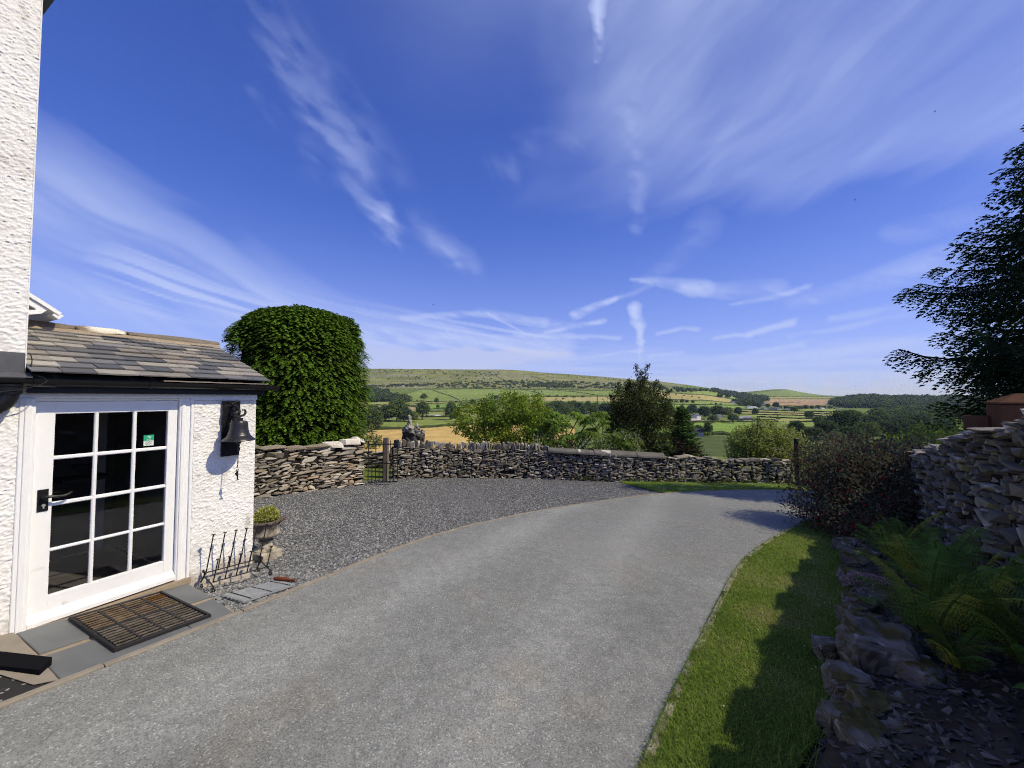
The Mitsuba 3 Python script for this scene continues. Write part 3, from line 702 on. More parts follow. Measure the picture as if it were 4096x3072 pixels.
lk = [ring((bs, be, 1.293), .012, .003, 's')]
lk += [ring((bs, be, 1.255), .017, .006, 'e', stretch=1.5)]
z = 1.215
i = 0
while z > 1.045:
    lk.append(ring((bs - .0006 * i, be, z), .0055, .0023, 'se'[i % 2], 12, 1.7)); z -= .0155; i += 1
lk.append(ring((bs - .006, be, 1.03), .012, .003, 's', stretch=.8))
for m_ in lk:
    obj('chain_link', place(m_), M_iron, bell, smooth=30)
tas = [tube([V(bs - .006, be, 1.02), V(bs - .008, be, .99), V(bs - .004, be, .965), V(bs - .002, be, .93)], [.009, .012, .008, .004], 8), tube([V(bs - .02, be, .925), V(bs + .014, be, .925)], .005, 6), hull([V(bs - .026, be - .01, 1.0), V(bs - .004, be + .01, 1.005), V(bs - .026, be + .01, .975), V(bs - .004, be - .01, .972), V(bs - .018, be, .968)])]
obj('pull', place(cat(tas)), M_ironbump, bell)

# ---- door mat: rubber frame with coir strips in eight cells
dm = thing('door_mat', 'black rubber framed door mat with rows of brown coir strips', 'doormat')


def mz(s, e):
    p = W(s, e)
    return float(gz(p[0], p[1])) + .010


def matbox(s0, s1, e0, e1, z0, z1):
    P = []
    for s in (s0, s1):
        for e in (e0, e1):
            for zz in (z0, z1):
                p = W(s, e); P.append(V(p[0], p[1], mz(s, e) + zz))
    return hull(P)


ms0, ms1, me0, me1 = -.25, .345, .095, .965
msp = np.linspace(ms0 + .022, ms1 - .022, 5)
mem = (me0 + me1) / 2
frm = [matbox(ms0, ms1, me0, me0 + .025, 0, .022), matbox(ms0, ms1, me1 - .025, me1, 0, .022), matbox(ms0, ms0 + .022, me0 + .024, me1 - .024, 0, .0225), matbox(ms1 - .022, ms1, me0 + .024, me1 - .024, 0, .0225), matbox(ms0 + .02, ms1 - .02, mem - .012, mem + .012, 0, .0215)]
frm += [matbox(x - .007, x + .007, me0 + .02, me1 - .02, 0, .0228) for x in msp[1:-1]]
frm += [matbox(ms0 + .01, ms1 - .01, me0 + .01, me1 - .01, 0, .004)]
frm += [matbox(x - .005, x + .012, ee, ee + .018, .018, .027) for x in (ms0 + .006, ms1 - .018) for ee in np.arange(me0 + .01, me1 - .03, .036)]
obj('rubber_frame', cat(frm), M_rubber, dm)
rng = np.random.default_rng(8)
for i in range(4):
    for e0, e1 in ((me0 + .03, mem - .016), (mem + .016, me1 - .03)):
        nn = 8
        for k in range(nn):
            ec = e0 + (k + .5) * (e1 - e0) / nn
            obj('rubber_rib', matbox(msp[i] + .008, msp[i + 1] - .008, ec + .008, ec + .024, .003, .017), M_matt, dm)
            mm = matbox(msp[i] + .009, msp[i + 1] - .009, ec - .015, ec + .006, .003, .020 + rng.uniform(-.001, .002)).subdivide().subdivide()
            mm.vertices += rng.normal(0, .0012, mm.vertices.shape)
            base_c = V(.155, .115, .078) if e0 < mem - .1 else V(.125, .108, .088)
            if i == 3 and k in (1, 2) and e0 < mem - .1:
                base_c = V(.12, .06, .02)
            obj('coir_strip', mm, M_coir, dm, color=col_var(base_c * rng.uniform(.8, 1.15), len(mm.vertices), rng, .18, .03))

# ---- boot rack
rk = thing('boot_rack', 'black wrought iron boot rack with tall and short pegs and scrolled feet', 'boot rack')
rz = lambda s, e: float(gz(*W(s, e)[:2])) - .075
E0, E1, S0, S1 = .06, .20, .705, 1.27
zb = lambda s: -.135 - .10 * (s - .7)
hi_, lo_ = .165, .10
def rp(s, e, dz):
    return V(s, e, zb(s) - .03 + dz)
obj('back_rail', place(tube([rp(S0, E0, hi_), rp(S1, E0, hi_)], .0065, 8)), M_iron, rk, smooth=30)
obj('front_rail', place(tube([rp(S0 + .01, E1, lo_), rp(S1 + .01, E1, lo_)], .0065, 8)), M_iron, rk, smooth=30)
for s in np.linspace(S0 + .015, S1 - .015, 6):
    for e, z0, ln, tag_ in ((E0, hi_, .40, 'tall'), (E1, lo_, .235, 'short')):
        top = rp(s + .01, e + .005 + .24 * ln, z0 + ln)
        g = [tube([rp(s, e, z0 - .004), top], .0058, 7), tube([top, top + V(0, 0, .005)], .0185, 12)]
        obj('peg', place(cat(g)), M_iron, rk, smooth=30)
for s in (S0, S1):
    def scroll(c, r0, turns, a0, sgn, k=22):
        return [rp(s, c[0] + r0 * (1 - .72 * t) * math.cos(a0 + sgn * turns * 6.283 * t), c[1] + r0 * (1 - .72 * t) * math.sin(a0 + sgn * turns * 6.283 * t)) for t in np.linspace(0, 1, k)]
    fp = cat([tube(scroll((E1 + .035, .035), .036, 1.1, 1.9, -1), .007, 6), tube(arc([rp(s, E1 + .024, .069), rp(s, E1 - .01, .09), rp(s, E0 + .035, .12), rp(s, E0 + .005, .155), rp(s, E0 + .012, .185), rp(s, E0 + .03, .178), rp(s, E0 + .032, .16)], 22), .007, 6),
              tube(arc([rp(s, E0 - .012, .178), rp(s, E0 - .03, .172), rp(s, E0 - .022, .19), rp(s, E0 - .002, .183), rp(s, E0 + .0, .15), rp(s, E0 - .03, .10), rp(s, E0 - .06, .06)], 22), .007, 6), tube(scroll((E0 - .045, .032), .032, 1.1, 2.0, 1), .007, 6)])
    obj('scroll_foot', place(fp), M_iron, rk, smooth=30)

# ---- scraper grid and brush
sg = thing('boot_scraper_grid', 'galvanised steel bar grating lying on the gravel as a boot scraper', 'grating')
gzl = lambda s, e: float(gravel_z(*W(s, e)[:2])) + .022
ne = 11
for k in range(ne):
    e = .53 + .32 * k / (ne - 1)
    P = [V(s, e + de, gzl(s, e) + dz) for s in (.665 + .01 * (k % 2), 1.155) for de in (-.008, .008) for dz in (-.004, .016)]
    P += [V(.65 + .01 * (k % 2), e, gzl(.65, e) + dz) for dz in (-.002, .012)]
    obj('bar', place(hull(P)), M_galv, sg)
for s in (.72, .91, 1.10):
    obj('cross_rod', place(tube([V(s, .52, gzl(s, .53) + .019), V(s, .86, gzl(s, .86) + .019)], .0045, 6)), M_rubber, sg)
bru = thing('scrubbing_brush', 'reddish brown wooden brush lying across the end of the metal grating', 'brush')
q0, q1 = V(1.155, .50, gzl(1.15, .5) + .03), V(1.20, .78, gzl(1.2, .78) + .026)
mm = place(tube(np.linspace(q0, q1, 9), [.012, .021, .024, .025, .024, .022, .014, .012, .009], 10)); obj('brush_head', mm, mat('mat_redbrown', two({'type': 'diffuse', 'reflectance': rgb(.17, .055, .03)})), bru, smooth=True)
rng = np.random.default_rng(2)
bt = [tube([q0 + (q1 - q0) * t + V(.01, 0, -.012), q0 + (q1 - q0) * t + V(.055, rng.normal(0, .012), -.034 + rng.normal(0, .008))], .0018, 4) for t in rng.uniform(.1, .85, 90)]
obj('bristles', place(cat(bt)), mat('mat_bristle', two({'type': 'diffuse', 'reflectance': rgb(.11, .035, .02)})), bru)

# ---- urn
UX, UY = -3.20, 5.08
uz = float(gravel_z(UX, UY)) + .01
urn = thing('stone_urn', 'weathered stone garden urn on a square plinth beside the porch corner', 'urn')
M_urn = mat('mat_urn', two({'type': 'bumpmap', 'arbitrary': mikit.proc(lambda p, n, uv: .005 * fbm(p.x * 50, p.y * 50, p.z * 50, 3), eps=2e-3), 'bsdf': {'type': 'diffuse', 'reflectance': mikit.proc(lambda p, n, uv: mix((.44, .40, .33), (.13, .11, .09), smoothstep(.38, .7, fbm(p.x * 11, p.y * 11, p.z * 8, 4) + .5 * smoothstep(.17, .26, p.z + .02))))}}))
ang = math.atan2(U[1], U[0])
RZ = trimesh.transformations.rotation_matrix(ang, (0, 0, 1))
pl = box(-.14, .14, -.14, .14, -.06, .085, .012); pl.apply_transform(RZ); pl.apply_translation((UX, UY, uz))
obj('plinth', pl, M_urn, urn)
def flute(prof, k, amp, z0, z1):
    mm = lathe(prof, 84)
    v = mm.vertices
    a = np.arctan2(v[:, 1], v[:, 0]); r = np.hypot(v[:, 0], v[:, 1])
    w = np.clip((v[:, 2] - z0) / .01, 0, 1) * np.clip((z1 - v[:, 2]) / .01, 0, 1)
    g = 1 + amp * w * np.abs(np.sin(a * k / 2))
    mm.vertices[:, 0] *= g; mm.vertices[:, 1] *= g
    mm.apply_translation((UX, UY, uz))
    return mm
obj('stem', flute([(0, .08), (.125, .08), (.125, .095), (.10, .105), (.075, .13), (.062, .165), (.06, .185), (.085, .195), (.085, .21), (.05, .22), (.05, .235), (0, .235)], 18, .05, .09, .18), M_urn, urn, smooth=40)
obj('bowl', flute([(0, .23), (.06, .232), (.10, .245), (.145, .27), (.158, .292), (.155, .31), (.15, .34), (.152, .39), (.168, .425), (.172, .43), (.14, .43), (.12, .36), (0, .36)], 26, .05, .238, .297), M_urn, urn, smooth=40)
rimm = lathe([(.13, .425), (.168, .43), (.192, .44), (.198, .453), (.192, .466), (.17, .47), (.135, .466)], 60)
rimm.vertices += .006 * (meshkit.noise(rimm.vertices * 30, 3)[:, None] - .5); rimm.apply_translation((UX, UY, uz))
obj('rim', rimm, M_urn, urn, smooth=40)
so = lathe([(0, .465), (.14, .455), (.14, .44)], 30); so.apply_translation((UX, UY, uz)); obj('soil', so, M_soil, urn)
rng = np.random.default_rng(21)
D = rand_dirs(1500, rng); D[:, 2] = np.abs(D[:, 2]) * .8 + .05; D = unit(D)
P = V(UX, UY, uz + .47) + D * V(.135, .135, .15) * rng.uniform(.5, 1.08, (1500, 1)) ** .5
Cc = np.where(rng.random((1500, 1)) < .6, V(.55, .52, .18), V(.24, .32, .06)) * rng.uniform(.7, 1.25, (1500, 1))
pk = thing('potted_plant', 'rounded yellow green variegated plant growing in the stone urn', 'plant')
m, c = soup([leaves(P, D + rng.normal(0, .5, D.shape), rand_dirs(1500, rng), rng.uniform(.03, .048, 1500), .017, Cc)])
obj('foliage', m, M_leaf, pk, color=c)
D = rand_dirs(90, rng); D[:, 2] = -.1 + .1 * D[:, 2]
P = V(UX + .05, UY, uz + .475) + unit(D) * .13
m, c = soup([leaves(P, D, np.tile(V(0, 0, 1), (90, 1)), .07, .01, col_var((.12, .06, .03), 90, rng))])
obj('dead_leaves', m, M_leafdull, pk, color=c)

# ================================================================ STONE WALLS
def stone_mesh(seed, k=18, flat=.55):
    r = np.random.default_rng(seed)
    D = rand_dirs(k, r)
    P = np.sign(D) * np.abs(D) ** flat
    P = P / np.abs(P).max(1, keepdims=True) * r.uniform(.82, 1.06, (k, 1))
    m = hull(P)
    m.apply_transform(np.diag([1 / np.abs(m.vertices[:, i]).max() * .5 for i in range(3)] + [1]))
    return m


TONES = {'grey': [(.165, .152, .128), (.215, .198, .165), (.115, .107, .094), (.285, .262, .22), (.185, .168, .138), (.36, .335, .285), (.13, .115, .09), (.24, .205, .15)],
         'tan': [(.26, .22, .175), (.31, .268, .212), (.18, .155, .125), (.235, .205, .165), (.36, .32, .26), (.15, .137, .115), (.26, .195, .135), (.41, .38, .325)],
         'mossy': [(.20, .185, .152), (.26, .242, .20), (.145, .135, .115), (.185, .18, .105), (.32, .295, .24), (.155, .153, .09), (.23, .20, .15), (.125, .119, .102)]}
_lib = {}


def stone_lib(tone, k):
    if (tone, k) not in _lib:
        out = []
        for i in range(6):
            m0 = stone_mesh(100 + i + k, k)
            if k > 30:
                m0 = m0.subdivide()
                r_ = meshkit.fbm(m0.vertices * 3.5, 3, i)
                m0.vertices = m0.vertices * (.86 + .28 * r_[:, None])
            for j, t in enumerate(TONES[tone]):
                q = meshkit.fbm(m0.vertices * 4 + j, 3, i)
                c = np.array(t) * (.70 + .90 * q[:, None])
                lich = meshkit.noise(m0.vertices * 5 + 9 * j, 5) > .80
                c = np.where(lich[:, None], V(.40, .39, .35) if j % 3 else V(.20, .19, .07), c)
                sh = mikit.ply(m0, M_stone, color=np.clip(c, .01, .6))
                out.append((sh, m0, np.clip(c, .01, .6)))
        _lib[tone, k] = out
    return _lib[tone, k]


def polyline_frame(path):
    P = np.array(path, float)
    L = np.r_[0, np.cumsum(np.linalg.norm(np.diff(P, axis=0), axis=1))]

    def at(t):
        i = int(np.clip(np.searchsorted(L, t) - 1, 0, len(P) - 2))
        f = (t - L[i]) / (L[i + 1] - L[i])
        d = unit(P[i + 1] - P[i])
        return P[i] + (P[i + 1] - P[i]) * f, d
    return L[-1], at


def rubble(th, path, htop, side, tone, wr, hr, seed, thick=.42, k=18, core_mat=None, prot=.03, most=295, zlow=-.08, lean=0.0, tone2=None, tone2_from=None):
    """Packs rough stones over the face of a wall that follows a path; side +1: the face looks to the left of the path."""
    rng = np.random.default_rng(seed)
    L, at = polyline_frame(path)
    nseg = max(4, int(L / .4))
    vs = []
    for t in np.linspace(0, L, nseg):
        p, d = at(t)
        n = V(-d[1], d[0]) * side
        g = float(gz(*p)); h = htop(t)
        for off, z in ((-.055, g - .3), (-.055 - lean, g + h - .05), (-thick - lean, g + h - .05), (-thick, g - 1.2)):
            q = p + n * off
            vs.append(V(q[0], q[1], z))
    vs = np.array(vs)
    q = np.arange(nseg - 1)[:, None] * 4
    quads = np.vstack([q + np.array([[i, (i + 1) % 4, 4 + (i + 1) % 4, 4 + i]]) for i in range(4)])
    f = np.vstack([quads[:, [0, 1, 2]], quads[:, [0, 2, 3]], [[0, 1, 2], [0, 2, 3]], [[4 * nseg - 4, 4 * nseg - 2, 4 * nseg - 3], [4 * nseg - 4, 4 * nseg - 1, 4 * nseg - 2]]])
    core = trimesh.Trimesh(vs, f, process=False); core.fix_normals()
    obj('core', core, core_mat or M_core, th)
    du = .02
    prof = np.full(int(L / du) + 1, zlow)
    hs = np.array([htop(t) for t in np.arange(len(prof)) * du])
    stones = []
    for _ in range(6000):
        gap = prof - hs
        i = int(np.argmin(gap + rng.uniform(0, .008, len(prof))))
        if gap[i] > -.025:
            break
        big = rng.random() < .16
        w = rng.uniform(*wr) * (1.25 if big else 1) * (1.5 if rng.random() < .18 else 1)
        h = rng.uniform(*hr) * (1.9 if big else 1)
        lv = prof[i] + .025
        a = i
        while a > 0 and prof[a - 1] <= lv and (i - a) * du < w:
            a -= 1
        b = i
        while b < len(prof) - 1 and prof[b + 1] <= lv and (b - i) * du < w:
            b += 1
        run = (b - a + 1) * du
        if run < w + .05:
            w = max(run, .05)
        if w < .09:
            h = min(h, .07)
        n_ = max(2, int(w / du))
        a = int(np.clip(i - n_ // 2, a, max(a, b - n_ + 1)))
        b = min(a + n_, len(prof))
        z0 = prof[a:b].max()
        h = min(h, max(.03, (hs[a:b] - z0).max() + .01))
        stones.append((a * du + (b - a) * du / 2, z0, (b - a) * du, h))
        prof[a:b] = z0 + h
    lib, lib2 = stone_lib(tone, k), stone_lib(tone2 or tone, k)
    order = np.argsort([-s[2] * s[3] for s in stones])
    small = []
    for rank, idx in enumerate(order):
        t, z0, w, h = stones[idx]
        p, d = at(min(t, L - .001))
        n = V(-d[1], d[0]) * side
        dep = rng.uniform(.16, .24)
        out = rng.uniform(-prot, prot)
        fz = (z0 + h / 2) / max(htop(t), .1)
        c = p + n * (out - dep / 2 - lean * fz)
        lb = lib2 if (tone2_from is not None and t > tone2_from) else lib
        sh, m0, cc = lb[rng.integers(len(lb))]
        roll = rng.normal(0, .05)
        R = np.eye(4)
        R[:3, 0] = [d[0], d[1], 0]; R[:3, 1] = [n[0], n[1], 0]
        flip = rng.choice([-1, 1])
        S = np.diag([w * 1.05 * flip, dep, h * 1.05 * flip, 1])
        M = np.eye(4); M[:3, 3] = [c[0], c[1], float(gz(*p)) + z0 + h / 2]
        Rl = trimesh.transformations.rotation_matrix(roll, (0, 1, 0)) @ trimesh.transformations.rotation_matrix(rng.normal(0, .12), (0, 0, 1))
        MM = M @ R @ Rl @ S
        if rank < most:
            copy_of('stone', sh, th, MM)
        else:
            mm = m0.copy(); v = mm.vertices @ MM[:3, :3].T + MM[:3, 3]
            fcs = mm.faces if np.linalg.det(MM[:3, :3]) > 0 else mm.faces[:, ::-1]
            small.append((v, fcs, cc))
    if small:
        m, c = soup(small)
        obj('small_stones', m, M_stone, th, color=c, kind='stuff')
    return len(stones)


wa = thing('stone_wall', 'mortared stone wall with pale whitewashed end under the clipped conifer', 'wall')
LA, atA = polyline_frame(WALLA)
hA = lambda t: 1.03 + .05 * math.sin(t * 1.3) + .12 * max(0, t - LA + .9)
rubble(wa, WALLA, hA, -1, 'grey', (.11, .32), (.026, .07), 31, tone2='tan', tone2_from=LA - 2.1, core_mat=M_core)
rng = np.random.default_rng(77)
t = 1.2
while t < LA - .05:
    w = rng.uniform(.3, .7)
    w = min(w, LA - t)
    p, d = atA(t + w / 2)
    last = t + w > LA - .6
    m0 = stone_mesh(int(t * 100), 26).subdivide()
    R = np.eye(4); R[:3, 0] = [d[0], d[1], 0]; R[:3, 1] = [-d[1], d[0], 0]
    S = np.diag([w * 1.08, .50, .15 if last else rng.uniform(.06, .10), 1])
    M = np.eye(4); M[:3, 3] = [p[0] - .19 * -d[1] * -1, p[1] - .19 * d[0] * -1, float(gz(*p)) + hA(t + w / 2) + .02]
    mm = m0.copy(); mm.apply_transform(M @ R @ S)
    q = meshkit.fbm(mm.vertices * 9, 3, 1)[:, None]
    cc = (V(.55, .52, .46) if last else V(.20, .17, .13)) * (.6 + .8 * q)
    obj('cope_stone', mm, M_stone, wa, color=np.clip(cc, .02, .75))
    t += w

wb = thing('stone_wall', 'dark slate stone wall topped with a row of upright cope stones right of the small gate', 'wall')
LB, atB = polyline_frame(WALLB)
hB = lambda t: .89 + .015 * math.sin(t * 2)
rubble(wb, WALLB, hB, -1, 'grey', (.09, .26), (.024, .066), 32)
t = .12
rng = np.random.default_rng(78)
while t < LB - .04:
    w = rng.uniform(.045, .13)
    p, d = atB(t + w / 2)
    h = rng.uniform(.17, .29)
    m0 = stone_mesh(int(t * 1000) % 997, 16)
    R = np.eye(4); R[:3, 0] = [d[0], d[1], 0]; R[:3, 1] = [-d[1], d[0], 0]
    n = V(d[1], -d[0])
    M = np.eye(4); M[:3, 3] = [*(p - n * (.16 + rng.normal(0, .02))), float(gz(*p)) + hB(t) + h / 2 - .02]
    MM = M @ R @ trimesh.transformations.rotation_matrix(rng.normal(-.08, .13), (0, 1, 0)) @ np.diag([w * 1.15, rng.uniform(.22, .34), h, 1])
    lb = stone_lib('grey', 18)
    copy_of('cope_stone', lb[rng.integers(len(lb))][0], wb, MM)
    t += w * rng.uniform(.95, 1.25)

wc = thing('stone_wall', 'dry stone wall with smooth sloping mortar coping in the middle behind the gravel', 'wall')
LC, atC = polyline_frame(WALLC)
hC = lambda t: .90 - .02 * t
rubble(wc, WALLC, hC, -1, 'grey', (.09, .25), (.03, .078), 33)
rng = np.random.default_rng(79)
M_cope = mat('mat_cope', two({'type': 'bumpmap', 'arbitrary': mikit.proc(lambda p, n, uv: .01 * fbm(p.x * 20, p.y * 20, p.z * 20, 3), eps=3e-3), 'bsdf': {'type': 'diffuse', 'reflectance': mikit.proc(lambda p, n, uv: mix(mix((.09, .088, .08), (.20, .19, .17), fbm(p.x * 6, p.y * 6, p.z * 6, 4)), (.52, .50, .45), smoothstep(.80, .84, noise(p.x * 4, p.y * 4, p.z * 4))))}}))
for t0, t1, hh in ((.0, 1.5, .10), (1.52, 2.95, .13), (2.97, LC - .45, .13)):
    P = []
    for t in (t0, t1):
        p, d = atC(min(t, LC - .001)); n = V(d[1], -d[0])
        g = float(gz(*p)) + hC(t)
        for off, z in ((.035, -.05), (.02, .03), (-.12, hh), (-.40, hh - .02), (-.46, -.05)):
            P.append(V(*(p + n * off), g + z))
    mm = hull(P).subdivide().subdivide()
    mm.vertices += .02 * (meshkit.noise(mm.vertices * 7, 4)[:, None] - .5)
    obj('coping', mm, M_cope, wc, smooth=True)

wd = thing('stone_wall', 'low mossy dry stone wall behind the daisy verge, reaching to the black gate post', 'wall')
LD, atD = polyline_frame(WALLD)
hD = lambda t: .74 + .03 * math.sin(t * 2.3) + .02 * math.sin(t * 7) + .06 * max(0, 1 - t)
rubble(wd, WALLD, hD, -1, 'mossy', (.09, .24), (.04, .095), 34, prot=.04)
rng = np.random.default_rng(80)
t = .05
while t < LD - .1:
    w = rng.uniform(.18, .42)
    p, d = atD(t + w / 2); n = V(d[1], -d[0])
    R = np.eye(4); R[:3, 0] = [d[0], d[1], 0]; R[:3, 1] = [-d[1], d[0], 0]
    M = np.eye(4); M[:3, 3] = [*(p - n * .18), float(gz(*p)) + hD(t) + .035]
    MM = M @ R @ trimesh.transformations.rotation_matrix(rng.normal(0, .12), (0, 1, 0)) @ np.diag([w * 1.1, .42, rng.uniform(.09, .17), 1])
    lb = stone_lib('mossy', 18)
    copy_of('cope_stone', lb[rng.integers(len(lb))][0], wd, MM)
    t += w
# moss and small weeds along the foot of these walls
rng = np.random.default_rng(15)
P, Cc = [], []
for path, k_ in ((WALLC, 350), (WALLD, 1000)):
    L_, at_ = polyline_frame(path)
    for _ in range(k_):
        t = rng.uniform(.5 if path is WALLC else 0, L_)
        if meshkit.noise(V(t * 2.2, 0, 3)) < .42:
            continue
        p, d = at_(t); n = V(d[1], -d[0])
        q = p + n * (.01 + .05 * rng.random())
        P.append(V(q[0], q[1], float(gz(*q)) + rng.uniform(0, .11))); Cc.append(V(.12, .13, .02) if rng.random() < .6 else V(.07, .11, .03))
P, Cc = np.array(P), np.array(Cc)
m, c = soup([leaves(P, rand_dirs(len(P), rng) + V(0, -.6, .5), rand_dirs(len(P), rng), rng.uniform(.03, .07, len(P)), .035, Cc * rng.uniform(.7, 1.2, (len(P), 1)))])
obj('wall_moss', m, M_leafdull, color=c, kind='stuff', label='yellow green moss and weeds along the foot of the dry stone walls', cat='moss')

# garden behind the small gate: a piece of lawn and a low inner wall
obj('garden_lawn', sheet(Polygon([(-6.0, 11.2), (-4.4, 10.7), (-3.7, 11.5), (-1.9, 12.9), (-1, 16), (-7, 16)]), .5, lambda x, y: gz(x, y) - .03 - .02 * (y - 11)), M_turf, smooth=True, kind='structure')
wi = thing('garden_wall', 'low dark stone wall across the garden seen through the bars of the small gate', 'wall')
rubble(wi, [(-6.6, 14.6), (-4.4, 14.8), (-3.2, 15.0)], lambda t: .52, -1, 'grey', (.2, .5), (.05, .11), 41, most=60)

# small iron gate
GA, GB = V(-3.90, 10.52), V(-3.13, 10.60)
gt = thing('iron_gate', 'black wrought iron garden gate with slim upright bars between the stone walls', 'gate')
gd = unit(GB - GA); gl = np.linalg.norm(GB - GA); gzb = float(gz(*GA)) + .03
gp_ = lambda t, z: V(GA[0] + gd[0] * t, GA[1] + gd[1] * t, gzb + z)
for z, nm in ((0.0, 'bottom_rail'), (.50, 'middle_rail'), (1.02, 'top_rail')):
    obj(nm, hull([gp_(t, z + dz) + V(0, dy, 0) for t in (0, gl) for dz in (-.016, .016) for dy in (-.007, .007)]), M_iron, gt)
nb = 9
for i in range(nb):
    t = gl * i / (nb - 1)
    tall = i % 2 == 0
    obj('bar', tube([gp_(t, 0), gp_(t, 1.12 if tall else .56)], [.012, .011], 6), M_iron, gt, smooth=30)
obj('brace', tube([gp_(.25, .66), gp_(.62, .86)], .006, 6), M_iron, gt)
pp = V(-3.66, 11.25)
post = cat([box(-.07, .07, -.06, .06, -.2, 1.22, .01)])
post.apply_translation((pp[0], pp[1], float(gz(*pp))))
obj('gate_post', post, M_greywood, label='weathered grey square post at the small iron gate', cat='post')
flo = np.array([(0, 0, 0)]) + np.c_[.045 * np.cos(np.linspace(0, 6.28, 9)[:-1]), .0 * np.ones(8), .045 * np.sin(np.linspace(0, 6.28, 9)[:-1])]

# ---------------------------------------------------------------- weathered limestone rock behind the wall
def lump(c, r, seed, sub=3, amp=.35, fr=2.5):
    m_ = trimesh.creation.icosphere(sub, 1.0)
    v = m_.vertices
    q = meshkit.fbm(v * fr, 4, seed)
    q2 = np.abs(meshkit.noise(v * fr * 2.2, seed + 5) - .5)
    m_.vertices = v * (1 - amp + 2 * amp * q - .5 * amp * (.5 - q2))[:, None] * np.array(r) + np.array(c)
    return m_


X0, Y0, Z0 = -3.48, 13.5, .22
lim = [lump((X0, Y0, Z0 - .15), (.44, .28, .56), 1, amp=.45, fr=3.2), lump((X0 - .06, Y0 - .03, Z0 + .40), (.30, .2, .24), 2, amp=.5, fr=3.6), lump((X0 + .22, Y0, Z0 + .1), (.2, .2, .34), 3), lump((X0 + .30, Y0, Z0 + .2), (.13, .14, .24), 4), lump((X0 - .24, Y0, Z0 + .12), (.12, .16, .32), 5),
       lump((X0 - .10, Y0, Z0 + .72), (.075, .075, .27), 6, amp=.6, fr=4.5), lump((X0 - .12, Y0, Z0 + .92), (.055, .05, .08), 7), lump((X0 + .36, Y0, Z0 + .34), (.09, .1, .16), 12, amp=.5), lump((X0 + .16, Y0 - .05, Z0 + .6), (.07, .07, .10), 13, amp=.5), lump((X0 - .52, Y0, Z0 - .28), (.22, .15, .26), 8), lump((X0 + .12, Y0 - .02, Z0 + .48), (.17, .12, .12), 9, amp=.5), lump((X0 - .58, Y0, Z0 - .1), (.08, .1, .24), 10)]
mm = cat(lim)
q = meshkit.fbm(mm.vertices * 5, 4, 3)
hgt = np.clip((mm.vertices[:, 2] - Z0 - .38 + .5 * (q - .5)) / .2, 0, 1)[:, None]
cc = V(.085, .08, .075) * (1 - hgt) + V(.42, .39, .34) * hgt
cc = np.where((meshkit.noise(mm.vertices * 9, 8) > .78)[:, None], V(.30, .28, .25), cc) * (.6 + .8 * q[:, None])
obj('limestone_rock', mm, M_lime, smooth=True, color=np.clip(cc, .02, .7), label='weathered pitted limestone rock with a thin pinnacle standing behind the wall', cat='rock')


# ================================================================ PLANTS
def clumps(n, centre, radii, rng, shell=.55, lo=-1):
    D = rand_dirs(n * 2, rng)
    D = D[D[:, 2] > lo][:n]
    r = shell + (1 - shell) * rng.random((len(D), 1)) ** .7
    return np.array(centre) + D * r * np.array(radii), D


def bush(th, lumps, n_clump, per, ls, ws, colours, seed, spread=.16, up=.35, part='foliage', material=None, hole=.35, droop=0.0, outw=.8):
    """Foliage as sprigs of leaves round many clump points in the volume of the lumps."""
    rng = np.random.default_rng(seed)
    parts = []
    vol = np.array([l[1][0] * l[1][1] * l[1][2] for l in lumps]) ** .7
    for (c0, r0), share in zip(lumps, vol / vol.sum()):
        k_ = max(4, int(n_clump * share))
        C0, D0 = clumps(k_, c0, r0, rng)
        keep = meshkit.noise(C0 * 2.3 / max(spread * 4, .3), seed) > hole * .9
        C0, D0 = C0[keep], D0[keep]
        k_ = len(C0)
        base = np.array(colours)[rng.integers(0, len(colours), k_)] * rng.uniform(.75, 1.25, (k_, 1))
        Ci = np.repeat(np.arange(k_), per)
        P = C0[Ci] + rng.normal(0, spread, (len(Ci), 3)) * V(1, 1, .8)
        Dd = D0[Ci] * outw + rng.normal(0, .7, P.shape) + V(0, 0, up)
        Nn = D0[Ci] * .8 + V(0, 0, .7) + rng.normal(0, .5, P.shape)
        parts.append(leaves(P, Dd, Nn, rng.uniform(.7, 1.25, len(P)) * ls, rng.uniform(.7, 1.2, len(P)) * ws, np.clip(base[Ci] * rng.uniform(.75, 1.3, (len(Ci), 1)), .005, .6), droop=droop))
    m, c = soup(parts)
    return obj(part, m, material or M_leaf, th, color=c)


def limbs(th, base, tips, r0, rng, part='stem', mat_=None, bend=.15):
    for tp in tips:
        tp = np.array(tp, float); b = np.array(base, float)
        mid = (b + tp) / 2 + rng.normal(0, bend, 3) * np.linalg.norm(tp - b) * .5
        obj(part, tube(arc([b, mid, tp], 9), np.linspace(r0, r0 * .3, 9), 6), mat_ or M_bark, th, smooth=True)


# -- big clipped conifer over the left wall
cf = thing('clipped_conifer', 'big dark green clipped conifer with drooping feathery sprays above the left stone wall', 'conifer')
CX, CY = -6.05, 11.15
rng = np.random.default_rng(50)
gzc = float(gz(CX, CY))


def cf_radius(a, z):
    """Outline of the clipped tree: radius by height fraction, slightly flat topped."""
    h = (z - .05) / 4.38
    r = np.interp(h, [0, .08, .25, .45, .6, .72, .82, .90, .96, 1.0], [1.52, 1.60, 1.65, 1.68, 1.67, 1.62, 1.54, 1.40, 1.16, .55])
    lumpy = 1 + .20 * (meshkit.fbm(np.stack([np.cos(a) * 1.6, np.sin(a) * 1.6, z * 1.1], -1), 4, 4) - .5) * 2
    return r * lumpy


